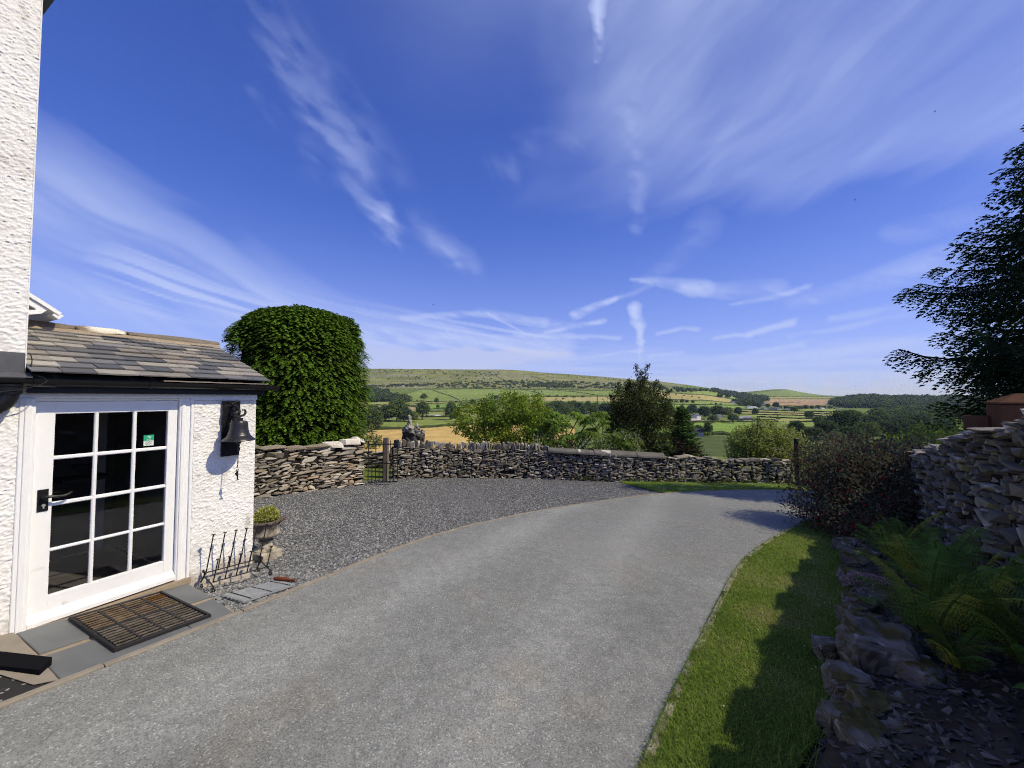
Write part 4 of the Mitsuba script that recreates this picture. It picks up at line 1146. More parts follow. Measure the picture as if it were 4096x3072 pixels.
n = 13000
z = .45 + 3.95 * rng.random(n) ** .9
z = np.where(rng.random(n) < .22, rng.uniform(3.4, 4.42, n), z)
a = rng.uniform(0, 2 * math.pi, n)
r = cf_radius(a, z) * rng.uniform(.90, 1.0, n)
out = np.stack([np.cos(a), np.sin(a), 0 * a], 1)
slope_up = np.clip((z - 2.9) / 1.4, 0, 1)[:, None]
outn = unit(out * (1 - .75 * slope_up) + V(0, 0, 1) * slope_up)
tuft = meshkit.noise(np.c_[out * 3.2, z * 2.2], 17)
r = r * (.93 + .12 * tuft)
P0 = np.c_[CX + out[:, 0] * r, CY + out[:, 1] * r, z - .15]
parts = []
side = unit(np.cross(outn, V(0, 0, 1) + rng.normal(0, .2, (n, 3))))
Ls = rng.uniform(.15, .30, n) * (.7 + .7 * tuft)
tone = rng.uniform(.70, 1.35, (n, 1)) * V(.046, .090, .013)
seg = 6
lat = unit(outn * .75 + side * rng.normal(0, .55, (n, 1)) + V(0, 0, .35))
for k_ in range(seg):
    f0 = k_ / seg
    P = P0 + lat * (Ls * f0)[:, None] + V(0, 0, -1) * (Ls * .75 * f0 ** 2)[:, None]
    tang = unit(lat + V(0, 0, -1.5) * f0)
    s2 = unit(np.cross(tang, V(0, 0, 1)) + 1e-6)
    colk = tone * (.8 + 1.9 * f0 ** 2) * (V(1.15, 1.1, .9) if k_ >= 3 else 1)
    wl = Ls * .30 * (1 - .45 * f0)
    for sg_ in (-1, 1):
        parts.append(leaves(P, tang * .8 + s2 * sg_ * .8 + V(0, 0, -.35), np.cross(tang, s2) * 1.0, wl, wl * .34, colk))
    if k_ == seg - 1:
        parts.append(leaves(P, tang, np.cross(tang, s2), wl * 1.1, wl * .4, colk * 1.1))
m, c = soup(parts)
obj('foliage', m, M_leafdull, cf, color=c)
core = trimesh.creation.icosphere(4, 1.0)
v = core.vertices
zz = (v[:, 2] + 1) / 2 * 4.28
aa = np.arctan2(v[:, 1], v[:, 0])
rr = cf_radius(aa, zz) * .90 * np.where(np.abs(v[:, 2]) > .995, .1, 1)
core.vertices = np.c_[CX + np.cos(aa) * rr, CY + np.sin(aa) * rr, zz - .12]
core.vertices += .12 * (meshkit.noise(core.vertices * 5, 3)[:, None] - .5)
obj('dark_core', core, mat('mat_dark_core', two({'type': 'diffuse', 'reflectance': rgb(.010, .014, .006)})), cf, smooth=True)  # solid core; its near-black colour stands in for the dark inner crown
obj('trunk', tube([V(CX, CY, gzc - .3), V(CX, CY, 1.2)], .2, 10), M_bark, cf)

# -- yellow green maple, sumac, dark hawthorn, young spruce and the rest of the border behind the walls
rng = np.random.default_rng(60)
ac = thing('ornamental_maple', 'broad yellow green maple with golden lit crown behind the upright cope stones', 'tree')
bush(ac, [((-1.3, 15.2, .95), (1.05, .9, .75)), ((-.35, 15.0, 1.25), (1.0, .9, .75)), ((.55, 15.0, 1.35), (.9, .8, .65)), ((1.1, 14.8, .75), (.75, .7, .65)), ((-.7, 14.6, .2), (1.0, .7, .6)), ((.7, 14.4, .1), (.9, .6, .55)), ((.2, 15, .6), (1.1, .9, .6)), ((1.7, 14.6, .9), (.45, .4, .3))], 760, 26, .105, .062,
     [(.25, .33, .042), (.18, .27, .04), (.33, .38, .055), (.12, .20, .032), (.22, .30, .045)], 61, spread=.11, droop=.25)
limbs(ac, (0, 15, -1.5), [(-1.2, 15, .8), (-.3, 14.9, 1.2), (.6, 15, 1.2), (1.1, 14.8, .7), (.2, 14.6, .4)], .07, rng)

sm = thing('sumac', 'sumac with drooping many fingered green leaves behind the coping wall', 'shrub')
rng = np.random.default_rng(62)
SB = V(1.7, 14.1, -1.1)
heads = [(x_ - .25, y_, z_) for x_, y_, z_ in [(1.15, 14.2, .65), (1.7, 14.1, 1.0), (2.2, 14.0, .85), (2.75, 14.1, 1.15), (3.3, 14.0, 1.25), (3.6, 14.0, .95), (2.5, 13.8, .45), (1.5, 13.9, .25), (3.1, 13.9, .7), (3.4, 13.7, .15), (3.85, 13.9, .5), (.95, 14.1, .15), (2.0, 13.7, .05), (3.0, 13.6, -.15)]]
parts = []
heads += [tuple(V(*heads[rng.integers(len(heads))]) + rng.normal(0, 1, 3) * V(.32, .2, .22) + V(0, 0, -.08)) for _ in range(26)]
for hd in heads:
    hd = V(*hd)
    nfr = 11
    for i in range(nfr):
        az = 6.283 * i / nfr + rng.normal(0, .3)
        el = rng.uniform(-.1, .8)
        L_ = rng.uniform(.24, .40)
        d_ = V(math.cos(az) * math.cos(el), math.sin(az) * math.cos(el), math.sin(el))
        nl = 8
        tt = np.linspace(.12, 1, nl)
        mid = hd + np.outer(tt, d_) * L_ + np.outer(tt ** 2, V(0, 0, -1)) * L_ * rng.uniform(.5, .9)
        tg = unit(np.gradient(mid, axis=0))
        sd_ = unit(np.cross(tg, V(0, 0, 1)))
        col_ = np.tile(V(.17, .27, .05) * rng.uniform(.65, 1.4), (nl, 1))
        ll = (.115 * np.sin(math.pi * (tt * .8 + .15)) + .03) * rng.uniform(.8, 1.2, nl)
        for s_ in (-1, 1):
            parts.append(leaves(mid, sd_ * s_ * .8 + tg * .45 + V(0, 0, -.6) + rng.normal(0, .15, mid.shape), np.cross(sd_ * s_, tg) * s_ + V(0, 0, .6), ll, .042, col_ * rng.uniform(.8, 1.2, (nl, 1)), droop=.15))
m, c = soup(parts)
obj('foliage', m, M_leaf, sm, color=c)
limbs(sm, SB, heads[:10], .045, rng)
ub = thing('border_shrub', 'low light green leafy shrubs with small pale flowers at the foot of the sumac', 'shrub')
bush(ub, [((1.0, 13.7, -.35), (.55, .4, .45)), ((2.0, 13.6, -.4), (.8, .4, .5)), ((3.3, 13.6, -.25), (.9, .4, .55)), ((4.0, 13.7, .1), (.6, .4, .5)), ((1.3, 13.9, .0), (.7, .4, .5)), ((2.6, 13.9, .05), (.9, .4, .5))], 520, 24, .075, .045, [(.15, .22, .045), (.20, .27, .06), (.10, .16, .03), (.45, .47, .34)], 63, spread=.12)

hw = thing('hawthorn_tree', 'tall dark hawthorn with loose upright sprays in the middle of the border', 'tree')
rng = np.random.default_rng(64)
HC_ = [(.065, .090, .030), (.085, .11, .035), (.045, .062, .024), (.11, .13, .045), (.075, .07, .035)]
bush(hw, [((4.6, 14.6, .8), (.95, .8, .95)), ((4.2, 14.5, 0.0), (.85, .7, .9)), ((5.0, 14.6, 1.5), (.75, .7, .75)), ((4.35, 14.6, 1.5), (.65, .6, .65)), ((5.4, 14.5, .6), (.6, .6, .8)), ((4.9, 14.4, -.3), (1.0, .6, .7)), ((4.75, 14.7, 2.0), (.5, .4, .5)), ((3.95, 14.6, .9), (.5, .5, .6)), ((5.6, 14.6, 1.2), (.5, .5, .6))], 1400, 24, .066, .044, HC_, 65, spread=.12, hole=.36)
tips = [(3.75, 14.5, 1.9), (4.0, 14.4, 2.35), (4.4, 14.5, 2.5), (4.62, 14.5, 2.95), (4.85, 14.5, 2.75), (5.2, 14.5, 3.0), (5.45, 14.5, 2.45), (5.85, 14.5, 2.1), (5.9, 14.5, 1.5), (3.6, 14.4, 1.2), (6.0, 14.4, 1.7), (5.05, 14.3, 2.6), (4.5, 14.4, 2.4), (5.65, 14.4, 2.25), (3.85, 14.4, 1.55), (5.6, 14.3, 1.2)]
parts = []
for tp in tips:
    tp = V(*tp)
    b = V(4.65, 14.6, .1) + rng.normal(0, .15, 3)
    cv_ = arc([b, b + (tp - b) * .5 + rng.normal(0, .16, 3), tp + rng.normal(0, .05, 3)], 24)
    obj('stem', tube(cv_[::2], np.linspace(.03, .005, 12), 5), M_bark, hw, smooth=True)
    kk = 420
    q_ = 23 * (1 - rng.random(kk) ** 1.4 * .72)
    i0 = np.clip(q_.astype(int), 0, 22)
    P = cv_[i0] + (cv_[i0 + 1] - cv_[i0]) * (q_ - i0)[:, None]
    P = P + rng.normal(0, 1, (kk, 3)) * (.045 + .15 * (1 - q_ / 23))[:, None]
    parts.append(leaves(P, unit(tp - b) * .4 + rng.normal(0, .8, (kk, 3)), rand_dirs(kk, rng), .062, .042, np.array(HC_)[rng.integers(0, 5, kk)] * rng.uniform(.75, 1.3, (kk, 1))))
m, c = soup(parts)
obj('sprays', m, M_leaf, hw, color=c)

hz = thing('hazel_bush', 'round leaved green bush in front of the dark hawthorn', 'shrub')
bush(hz, [((5.35, 14.3, .02), (.55, .35, .5)), ((5.8, 14.25, -.2), (.5, .28, .35))], 110, 16, .11, .09, [(.14, .19, .06), (.19, .24, .08), (.10, .14, .04)], 66, spread=.10)
pb = thing('purple_shrub', 'dark purple leaved shrub beside the young spruce', 'shrub')
bush(pb, [((6.15, 14.2, -.12), (.5, .3, .45)), ((6.55, 14.2, -.3), (.5, .28, .30)), ((6.25, 14.15, -.35), (.5, .22, .3)), ((6.75, 14.15, -.4), (.4, .2, .2))], 190, 20, .065, .04, [(.055, .028, .034), (.08, .045, .048), (.04, .024, .028)], 67, spread=.09)


def spruce(th, base, H, R0, seed, levels, per, needle, wid, cols, droop=.25, twigs=9, z_from=.08, tip=.06, half=None, upturn=.0, profile=None, hang=0.3):
    """A spruce: whorls of branches, side twigs along each, rows of needle cards on the twigs."""
    rng = np.random.default_rng(seed)
    base = np.array(base, float)
    obj('trunk', tube(np.linspace(base, base + V(0, 0, H), 12), np.linspace(.035 * H ** .9, .006, 12), 8), M_bark, th, smooth=True)
    parts, brs = [], []
    for i in range(levels):
        f = z_from + (1 - z_from) * (i / levels) ** .92
        z_ = base[2] + H * f
        R_ = R0 * ((1 - f) ** .85 if profile is None else float(np.interp(f, *profile))) + tip
        for k_ in range(per):
            az = 6.283 * (k_ / per) + i * 2.4 + rng.normal(0, .2)
            if half is not None and math.cos(az - half) < -.25:
                continue
            L_ = R_ * rng.uniform(.72, 1.12)
            d_ = V(math.cos(az), math.sin(az), 0)
            tt = np.linspace(0, 1, 8)
            rise = .22 * (1 - 1.0 * (1 - f)) * L_
            pts = base * V(1, 1, 0) + V(0, 0, z_ + rng.normal(0, .01 * H)) + np.outer(tt * L_, d_) + np.outer(rise * tt - droop * L_ * tt ** 1.5 + upturn * L_ * tt ** 4, V(0, 0, 1))
            brs.append((pts, max(.004, .012 * L_)))
            m_ = max(4, int(twigs * L_ / R0 + 3))
            for q_ in np.linspace(.18, 1.0, m_):
                ii = q_ * 7; i0 = min(int(ii), 6); p = pts[i0] + (pts[i0 + 1] - pts[i0]) * (ii - i0)
                tg = unit(pts[i0 + 1] - pts[i0])
                for s_ in (-1, 1):
                    tl = L_ * .34 * (1.15 - q_) + .05 * R0 + tip * .4
                    td = unit(tg * .75 + s_ * np.cross(tg, V(0, 0, 1)) * .75 + V(0, 0, -hang) + rng.normal(0, .15, 3))
                    nc = max(3, int(tl / (needle * .55)))
                    u_ = np.linspace(0, 1, nc)
                    P = p + np.outer(u_ * tl, td) + np.outer(u_ ** 2 * tl * -.25 * hang * 2, V(0, 0, 1))
                    cb = np.array(cols)[rng.integers(len(cols))] * rng.uniform(.75, 1.25)
                    for w_ in (-1, 1):
                        sdv = unit(np.cross(td, V(0, 0, 1)))
                        parts.append(leaves(P, td * .8 + w_ * sdv * .7 + rng.normal(0, .22, P.shape), np.tile(V(0, 0, 1), (nc, 1)) + rng.normal(0, 1.1, P.shape), needle, wid, np.tile(cb, (nc, 1)) * rng.uniform(.8, 1.25, (nc, 1))))
                    parts.append(leaves(P[-1:], td[None], V([0, 0, 1]), needle * 1.1, wid * 1.2, (cb * 1.3)[None]))
    m, c = soup(parts)
    obj('needles', m, M_leafdull, th, color=c)
    obj('branches', cat([tube(p, np.linspace(r_, r_ * .3, 8), 5) for p, r_ in brs]), M_bark, th, kind='stuff')
    return len(c) // 4


ys = thing('young_spruce', 'young bright green spruce with a bare leader behind the low wall', 'conifer')
spruce(ys, (6.42, 14.55, -1.4), 2.86, .95, 70, 22, 8, .085, .032, [(.065, .13, .03), (.09, .17, .038), (.05, .10, .027)], droop=.12, twigs=11, upturn=.16, tip=.05, hang=.15)
obj('leader', tube([V(6.42, 14.55, 1.40), V(6.42, 14.55, 1.93)], [.012, .006], 6), M_bark, ys)

el = thing('flowering_shrub', 'yellow green shrub with cream flower heads behind the low wall by the drive gate', 'shrub')
bush(el, [((9.2, 14.9, .0), (.8, .6, .75)), ((9.9, 15.0, .15), (.75, .6, .75)), ((10.6, 15.0, -.1), (.75, .6, .7)), ((9.6, 14.7, -.4), (1.2, .5, .5)), ((8.8, 14.8, -.4), (.5, .4, .45)), ((11.0, 15, -.4), (.4, .4, .4))], 760, 26, .085, .05, [(.29, .34, .085), (.22, .28, .07), (.36, .40, .11), (.16, .21, .05)], 71, spread=.11)
rng = np.random.default_rng(72)
limbs(el, (9.4, 14.9, -1.4), [(8.9, 14.7, .5), (9.5, 14.8, 1.05), (10.0, 14.9, .9), (10.7, 14.9, .5), (9.35, 14.7, 1.1), (9.2, 14.7, .75)], .035, rng)
C0, D0 = clumps(230, (9.85, 14.85, -.1), (1.35, .7, .95), rng, .85)
parts = [leaves(np.repeat(C0, 5, 0) + rng.normal(0, .03, (5 * len(C0), 3)), rng.normal(0, 1, (5 * len(C0), 3)), np.tile(V(0, -.5, 1), (5 * len(C0), 1)), .05, .045, col_var((.42, .40, .28), 5 * len(C0), rng, .1))]
m, c = soup(parts)
obj('flowers', m, M_leaf, el, color=c, kind='stuff')

lg = thing('sunlit_shrub', 'bright yellow green leafy shrub standing above the fuchsia beyond the right wall', 'shrub')
bush(lg, [((9.0, 9.0, .35), (.9, .6, .55)), ((9.9, 9.0, .55), (.8, .6, .6)), ((8.5, 8.8, .0), (.6, .5, .5)), ((10.6, 9.2, .3), (.6, .5, .6)), ((9.4, 8.7, -.2), (1.2, .5, .5))], 420, 20, .11, .055, [(.34, .42, .07), (.27, .35, .065), (.42, .48, .09), (.18, .25, .045)], 73, spread=.13)
limbs(lg, (9.4, 9, -1), [(9.0, 8.8, .95), (9.7, 8.9, 1.15), (8.4, 8.7, .55), (10.4, 9, .8)], .025, np.random.default_rng(3))

# -- fuchsia
fu = thing('fuchsia_bush', 'large arching fuchsia bush with red hanging flowers at the end of the right wall', 'shrub')
gf = -.55
FL = [((6.5, 7.0, .20), (.8, .9, .68)), ((7.1, 7.1, .38), (.8, .9, .68)), ((5.95, 6.5, -.15), (.6, .7, .45)), ((6.6, 6.1, -.1), (.75, .55, .55)), ((6.0, 6.0, -.30), (.55, .45, .28)), ((6.9, 7.9, .48), (.75, .6, .52)), ((6.3, 7.6, .42), (.65, .6, .55)), ((5.5, 5.9, -.28), (.35, .4, .22)), ((5.75, 7.3, -.12), (.45, .5, .42)), ((5.75, 5.65, -.38), (.5, .4, .22)), ((6.3, 5.75, -.30), (.5, .4, .32)), ((6.2, 6.6, -.5), (.8, .8, .25))]
bush(fu, FL, 2100, 24, .055, .034, [(.075, .10, .05), (.11, .12, .075), (.10, .09, .06), (.14, .14, .10), (.10, .055, .045)], 74, spread=.13, hole=.3)
bush(fu, [((7.1, 6.7, .45), (.65, .7, .5)), ((7.5, 7.2, .55), (.55, .6, .45))], 240, 22, .05, .026, [(.16, .125, .085), (.13, .105, .075), (.20, .155, .105)], 75, spread=.12, part='withered_foliage', material=M_leafdull)
rng = np.random.default_rng(76)
st_ = []
for _ in range(70):
    a = rng.uniform(0, 6.283)
    b = V(6.75, 6.8, -.5) + rng.normal(0, .15, 3) * V(1, 1, 0)
    tp = V(6.6, 6.8, .15) + V(math.cos(a) * rng.uniform(.5, 1.25), math.sin(a) * rng.uniform(.5, 1.3), rng.uniform(-.1, .85))
    st_.append(tube(arc([b, (b + tp) / 2 + V(0, 0, .28), tp], 10), np.linspace(.011, .003, 10), 5))
obj('stems', cat(st_), mat('mat_twig', two({'type': 'diffuse', 'reflectance': rgb(.16, .12, .085)})), fu, smooth=True)
parts = []
C0 = np.vstack([clumps(k_, c_, r_, rng, .92)[0] for (c_, r_), k_ in zip(FL, (80, 20, 170, 110, 90, 14, 34, 60, 130, 30, 16, 8))])
C0 = C0[meshkit.noise(C0 * 2.6, 9) > .42]
for k_ in range(5):
    a = k_ * 1.2566 + rng.uniform(0, 6, len(C0))
    parts.append(leaves(C0, np.c_[np.cos(a) * .45, np.sin(a) * .45, -1 + 0 * a], np.c_[np.cos(a), np.sin(a), .3 + 0 * a], .05, .017, col_var((.46, .02, .035), len(C0), rng, .15, .04)))
parts.append(leaves(C0 + V(0, 0, -.02), np.tile(V(0, 0, -1), (len(C0), 1)), rand_dirs(len(C0), rng), .035, .02, col_var((.13, .01, .09), len(C0), rng)))
m, c = soup(parts)
obj('flowers', m, M_leaf, fu, color=c, kind='stuff')

# -- the big spruce on the right
bs_ = thing('tall_spruce', 'tall dark spruce with drooping tiers of branches at the right edge', 'conifer')
cnt = spruce(bs_, (14.55, 9.6, -1.2), 12.2, 2.88, 90, 18, 11, .12, .05, [(.028, .052, .022), (.038, .066, .025), (.021, .04, .018)], droop=.26, twigs=30, z_from=.06, tip=.2, half=math.pi * 1.12, upturn=.24, hang=.62,
             profile=([0, .10, .17, .22, .28, .33, .37, .43, .5, .6, .7, .8, .9, 1], [1.05, 1.05, 1.05, .95, .80, 1.08, 1.08, .72, .98, .60, .40, .25, .12, .03]))

of = thing('slim_conifer', 'slim dark conifer beyond the wall, further right than the tall spruce', 'conifer')
spruce(of, (12.5, 6.0, -.9), 8.2, 1.25, 91, 24, 6, .16, .06, [(.024, .044, .018), (.032, .056, .021)], droop=.2, twigs=9, tip=.12, upturn=.2, hang=.4)

# ================================================================ RIGHT SIDE: retaining wall, rock bed, ferns, lawn
RW0, RWD = V(2.2, .8), V(.6, .8)
rw = thing('retaining_wall', 'tall shaded rubble stone wall stepping down along the right side of the drive', 'wall')
RT = [-2.5, 1, 2.92, 2.97, 4.68, 4.74, 5.42, 5.5, 6.3, 6.36, 7.4]
RH = [1.75, 1.86, 1.93, 1.83, 1.82, 1.76, 1.72, 1.64, 1.60, 1.52, 1.48]
hR = lambda t: float(np.interp(t - 2.5, RT, RH)) - .05 + .012 * math.sin(t * 9) + (.12 + .06 * math.sin(t * 2.1) if t < 4.55 else 0)
RP = [tuple(RW0 + RWD * -2.5), tuple(RW0 + RWD * 2.2), tuple(RW0 + RWD * 7.4 + V(.08, -.06))]
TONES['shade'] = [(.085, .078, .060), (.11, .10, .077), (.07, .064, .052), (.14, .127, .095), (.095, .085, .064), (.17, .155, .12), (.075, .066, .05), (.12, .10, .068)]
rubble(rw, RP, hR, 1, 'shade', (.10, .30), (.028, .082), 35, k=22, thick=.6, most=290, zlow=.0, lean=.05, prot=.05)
rng = np.random.default_rng(81)
LR, atR = polyline_frame(RP)
t = .3
while t < LR - .1:
    w = rng.uniform(.25, .6)
    p, d = atR(min(t + w / 2, LR - .01)); n = V(-d[1], d[0])
    for lay in range(2):
        R = np.eye(4); R[:3, 0] = [d[0], d[1], 0]; R[:3, 1] = [n[0], n[1], 0]
        M = np.eye(4); M[:3, 3] = [*(p - n * (.25 + .06 * rng.random()) + d * rng.uniform(-.08, .08)), float(gz(*p)) + hR(t + w / 2) + .005 + .05 * lay]
        MM = M @ R @ trimesh.transformations.rotation_matrix(rng.normal(0, .05), (0, 1, 0)) @ np.diag([w * 1.12, rng.uniform(.44, .58), rng.uniform(.05, .075), 1])
        lb = stone_lib('tan' if rng.random() < .3 else 'grey', 18)
        copy_of('cope_stone', lb[rng.integers(len(lb))][0], rw, MM)
    t += w
# brownish timber post with pyramid cap and a rail, beyond the wall
pc = thing('timber_post', 'thick reddish brown timber post with a pyramid cap behind the right wall', 'post')
pm = box(-.19, .19, -.19, .19, -2.2, .0, .012); cap = hull([V(x, y, z) for x, y, z in ((-.2, -.2, 0.003), (.2, -.2, .003), (.2, .2, .003), (-.2, .2, .003), (-.2, -.2, .02), (.2, -.2, .02), (.2, .2, .02), (-.2, .2, .02), (-.03, -.03, .115), (.03, -.03, .115), (.03, .03, .115), (-.03, .03, .115))])
Rp = trimesh.transformations.rotation_matrix(.95, (0, 0, 1))
for m_, nm in ((pm, 'shaft'), (cap, 'cap')):
    m_.apply_transform(Rp); m_.apply_translation((5.43, 4.12, 1.735))
    obj(nm, m_, M_wood, pc)
rl = box(-.40, -.215, -.02, .02, -.30, -.13, .004); rl.apply_transform(trimesh.transformations.rotation_matrix(2.25 - math.pi + .0, (0, 0, 1)) if False else trimesh.transformations.rotation_matrix(-.95, (0, 0, 1))); rl.apply_translation((5.43, 4.12, 1.735))
obj('rail', rl, M_wood, pc)

# drive gate: black post and spiked iron leaf, half hidden by the fuchsia
dg = thing('drive_gate', 'open black iron drive gate with spiked top behind the fuchsia', 'gate')
DX, DY = 9.95, 13.55
dgz = float(gz(DX, DY))
obj('post', box(DX - .05, DX + .05, DY - .05, DY + .05, dgz - .2, dgz + 1.62, .008), M_black, dg)
gd_ = unit(V(1.0, -.35))
GPT = lambda t, z: V(DX + .12 + gd_[0] * t, DY + gd_[1] * t, dgz + z)
for z, nm in ((.15, 'bottom_rail'), (1.30, 'top_rail'), (1.15, 'lower_top_rail')):
    obj(nm, hull([GPT(t, z + dz) + V(0, dy, 0) for t in (0, 2.6) for dz in (-.018, .018) for dy in (-.012, .012)]), M_black, dg)
for i in range(23):
    t = .05 + i * .113
    obj('spiked_bar', cat([tube([GPT(t, .15), GPT(t, 1.40)], .008, 5), tube([GPT(t, 1.38), GPT(t, 1.405), GPT(t, 1.49)], [.012, .019, .001], 5)]), M_black, dg)

# the rock bed
FE = [(.45, .3), (1.0, 1.35), (1.42, 2.0), (1.72, 2.24), (2.22, 2.68), (2.85, 3.33), (3.55, 4.15), (4.1, 4.85), (4.75, 5.6), (5.4, 6.3)]
FEl = LineString(FE)
BED = Polygon(FE + [tuple(RW0 + RWD * t + V(.06, -.045)) for t in (7.3, 6, 5, 4, 3, 2, 1, 0, -1.2)])


def bed_z(x, y):
    d = np.array([FEl.distance(Point(a, b)) for a, b in zip(np.atleast_1d(x), np.atleast_1d(y))])
    q = meshkit.fbm(np.stack([np.atleast_1d(x) * 4, np.atleast_1d(y) * 4, 0 * d], -1), 4, 2)
    return gz(x, y) + np.interp(d, [0, .10, .3, .8, 1.5], [-.03, .12, .20, .30, .36]) + .10 * (q - .5)


obj('rock_bed', sheet(BED, .05, bed_z, edge=.08), M_soil, smooth=True, kind='structure')
rng = np.random.default_rng(90)


def boulder(c, r, seed, moss=.6, k=26, flat=1.0):
    m_ = stone_mesh(seed, k, .7)
    m_ = m_.subdivide().subdivide().subdivide()
    v = m_.vertices * 2
    q = meshkit.fbm(v * 1.6, 4, seed); q2 = np.abs(meshkit.noise(v * 2.6, seed + 3) - .5)
    q3 = meshkit.fbm(v * V(3.2, 3.2, 6.5), 4, seed + 6)
    q4 = np.abs(meshkit.fbm(v * V(1.9, 1.9, 3.4) + 4, 3, seed + 8) - .5)
    m_.vertices = v * (.62 + .36 * q + .16 * q2 + .30 * q3 + .55 * np.minimum(q4, .16))[:, None]
    m_.apply_transform(trimesh.transformations.rotation_matrix(seed * 1.7, (0, 0, 1)))
    m_.vertices = m_.vertices * V(r[0], r[0] * .95, r[1]) + V(*c)
    nrm = m_.vertex_normals
    q = meshkit.fbm(m_.vertices * 13, 4, seed)
    cc = V(.135, .12, .098) * (.35 + 1.2 * q[:, None])
    cc = np.where((meshkit.noise(m_.vertices * 22, seed) > .80)[:, None], V(.27, .265, .24), cc)
    ms = (nrm[:, 2] + .6 * (q - .5) > .45) & (meshkit.fbm(m_.vertices * 11, 4, seed + 9) > moss + .02)
    cc = np.where(ms[:, None], V(.075, .065, .016) * (.4 + 1.2 * q[:, None]), cc)
    return m_, np.clip(cc, .01, .5)


ROCK = [((4.45, 4.98, -.30), (.20, .16), 'low mossy rock at the far end of the bed under the fuchsia'), ((3.23, 3.65, -.16), (.13, .13), 'small grey rock just below the pink sedum cushion'), ((3.5, 3.75, -.16), (.15, .12), 'rounded dark rock carrying the pink sedum cushion'), ((2.84, 3.16, -.12), (.17, .18), 'brown upright rock at the lawn edge left of the ferns'),
        ((2.60, 2.78, -.04), (.24, .21), 'large pointed lichen spotted rock with a mossy top in the middle of the bed'), ((2.16, 2.53, -.05), (.14, .13), 'grey rock at the lawn edge below the large pointed rock'), ((2.62, 2.50, -.02), (.16, .12), 'broad fissured rock right of the large pointed rock'),
        ((2.10, 2.30, -.02), (.12, .09), 'flat topped grey rock low in the rock bed'), ((1.86, 2.27, -.03), (.08, .07), 'small rock tight against the lawn near the bottom'), ((2.30, 2.24, -.01), (.12, .09), 'mossy capped rock low in the bed'), ((1.86, 2.03, -.01), (.15, .13), 'dark rounded boulder at the bottom edge nearest the lawn'),
        ((2.10, 2.02, -.03), (.17, .14), 'biggest dark boulder at the bottom of the rock bed'), ((2.25, 1.85, -.0), (.15, .11), 'dark boulder cut by the bottom edge of the view'), ((1.62, 1.86, -.06), (.12, .08), 'low stone half buried by the lawn at the bottom'), ((3.0, 3.45, -.15), (.13, .12), 'rock beside the lawn between sedum and brown rock'),
        ((3.9, 4.45, -.27), (.16, .13), 'dark rock at the lawn edge beyond the sedum'), ((2.42, 2.98, -.14), (.12, .10), 'small lawn edge rock behind the large pointed rock'), ((2.86, 2.86, .02), (.13, .09), 'slab like rock under the lower ferns'), ((1.5, 1.62, -.0), (.16, .12), 'boulder just below the frame edge of the bed'), ((1.95, 1.6, .03), (.2, .14), 'large boulder under the right bottom corner'),
        ((5.0, 5.8, -.4), (.18, .14), 'dark rock hidden under the fuchsia skirt')]
for i, (c_, r_, lab) in enumerate(ROCK):
    m_, cc = boulder(c_, r_, 200 + i, .52 if i % 3 else .45)
    obj('bed_rock', m_, M_stone, smooth=35, color=None if False else cc, label=lab, cat='rock') if False else None
    key = num('bed_rock')
    scene[key] = mikit.ply(m_, M_stone, smooth=False, color=cc)
    note(key, None, lab, 'rock')
# slate chips over the bed
pts = in_poly(BED.intersection(Polygon([(.5, .5), (6, .5), (6, 6), (.5, 6)])), 4200, rng)
zb_ = bed_z(pts[:, 0], pts[:, 1])
oct_ = [stone_mesh(300 + i, 9, .8) for i in range(6)]
parts = []
for (x, y), z in zip(pts, zb_):
    m_ = oct_[rng.integers(6)]
    s_ = rng.uniform(.010, .036) * (1.8 if rng.random() < .07 else 1)
    a = rng.uniform(0, 6.28)
    R = trimesh.transformations.euler_matrix(rng.normal(.15, .3), rng.normal(0, .3), a)[:3, :3]
    v = (m_.vertices * V(s_ * 2, s_ * 1.3, s_ * .45)) @ R.T + V(x, y, z + .006)
    parts.append((v, m_.faces, np.tile(np.array([(.062, .058, .052), (.095, .088, .078), (.042, .04, .037), (.12, .105, .088)][rng.integers(4)]) * rng.uniform(.7, 1.2), (len(v), 1))))
m, c = soup(parts)
obj('slate_chippings', m, M_stone, color=c, kind='stuff', label='dark slate chips scattered between the rocks of the shaded bed', cat='slate chips')
# sedum cushion
D = rand_dirs(1500, rng); D[:, 2] = np.abs(D[:, 2])
P = V(3.62, 3.92, -.10) + D * V(.26, .26, .10) * rng.uniform(.8, 1.0, (1500, 1))
m, c = soup([leaves(P, D + rng.normal(0, .4, D.shape), rand_dirs(1500, rng), .018, .014, np.where(rng.random((1500, 1)) < .6, V(.42, .30, .32), V(.20, .16, .13)) * rng.uniform(.7, 1.2, (1500, 1)))])
sdk = thing('sedum_cushion', 'pale pink flowering sedum cushion spilling over the rocks beside the ferns', 'plant')
obj('foliage', m, M_leafdull, sdk, color=c)
# moss tufts on the rocks
# ferns
M_fern = M_leaf


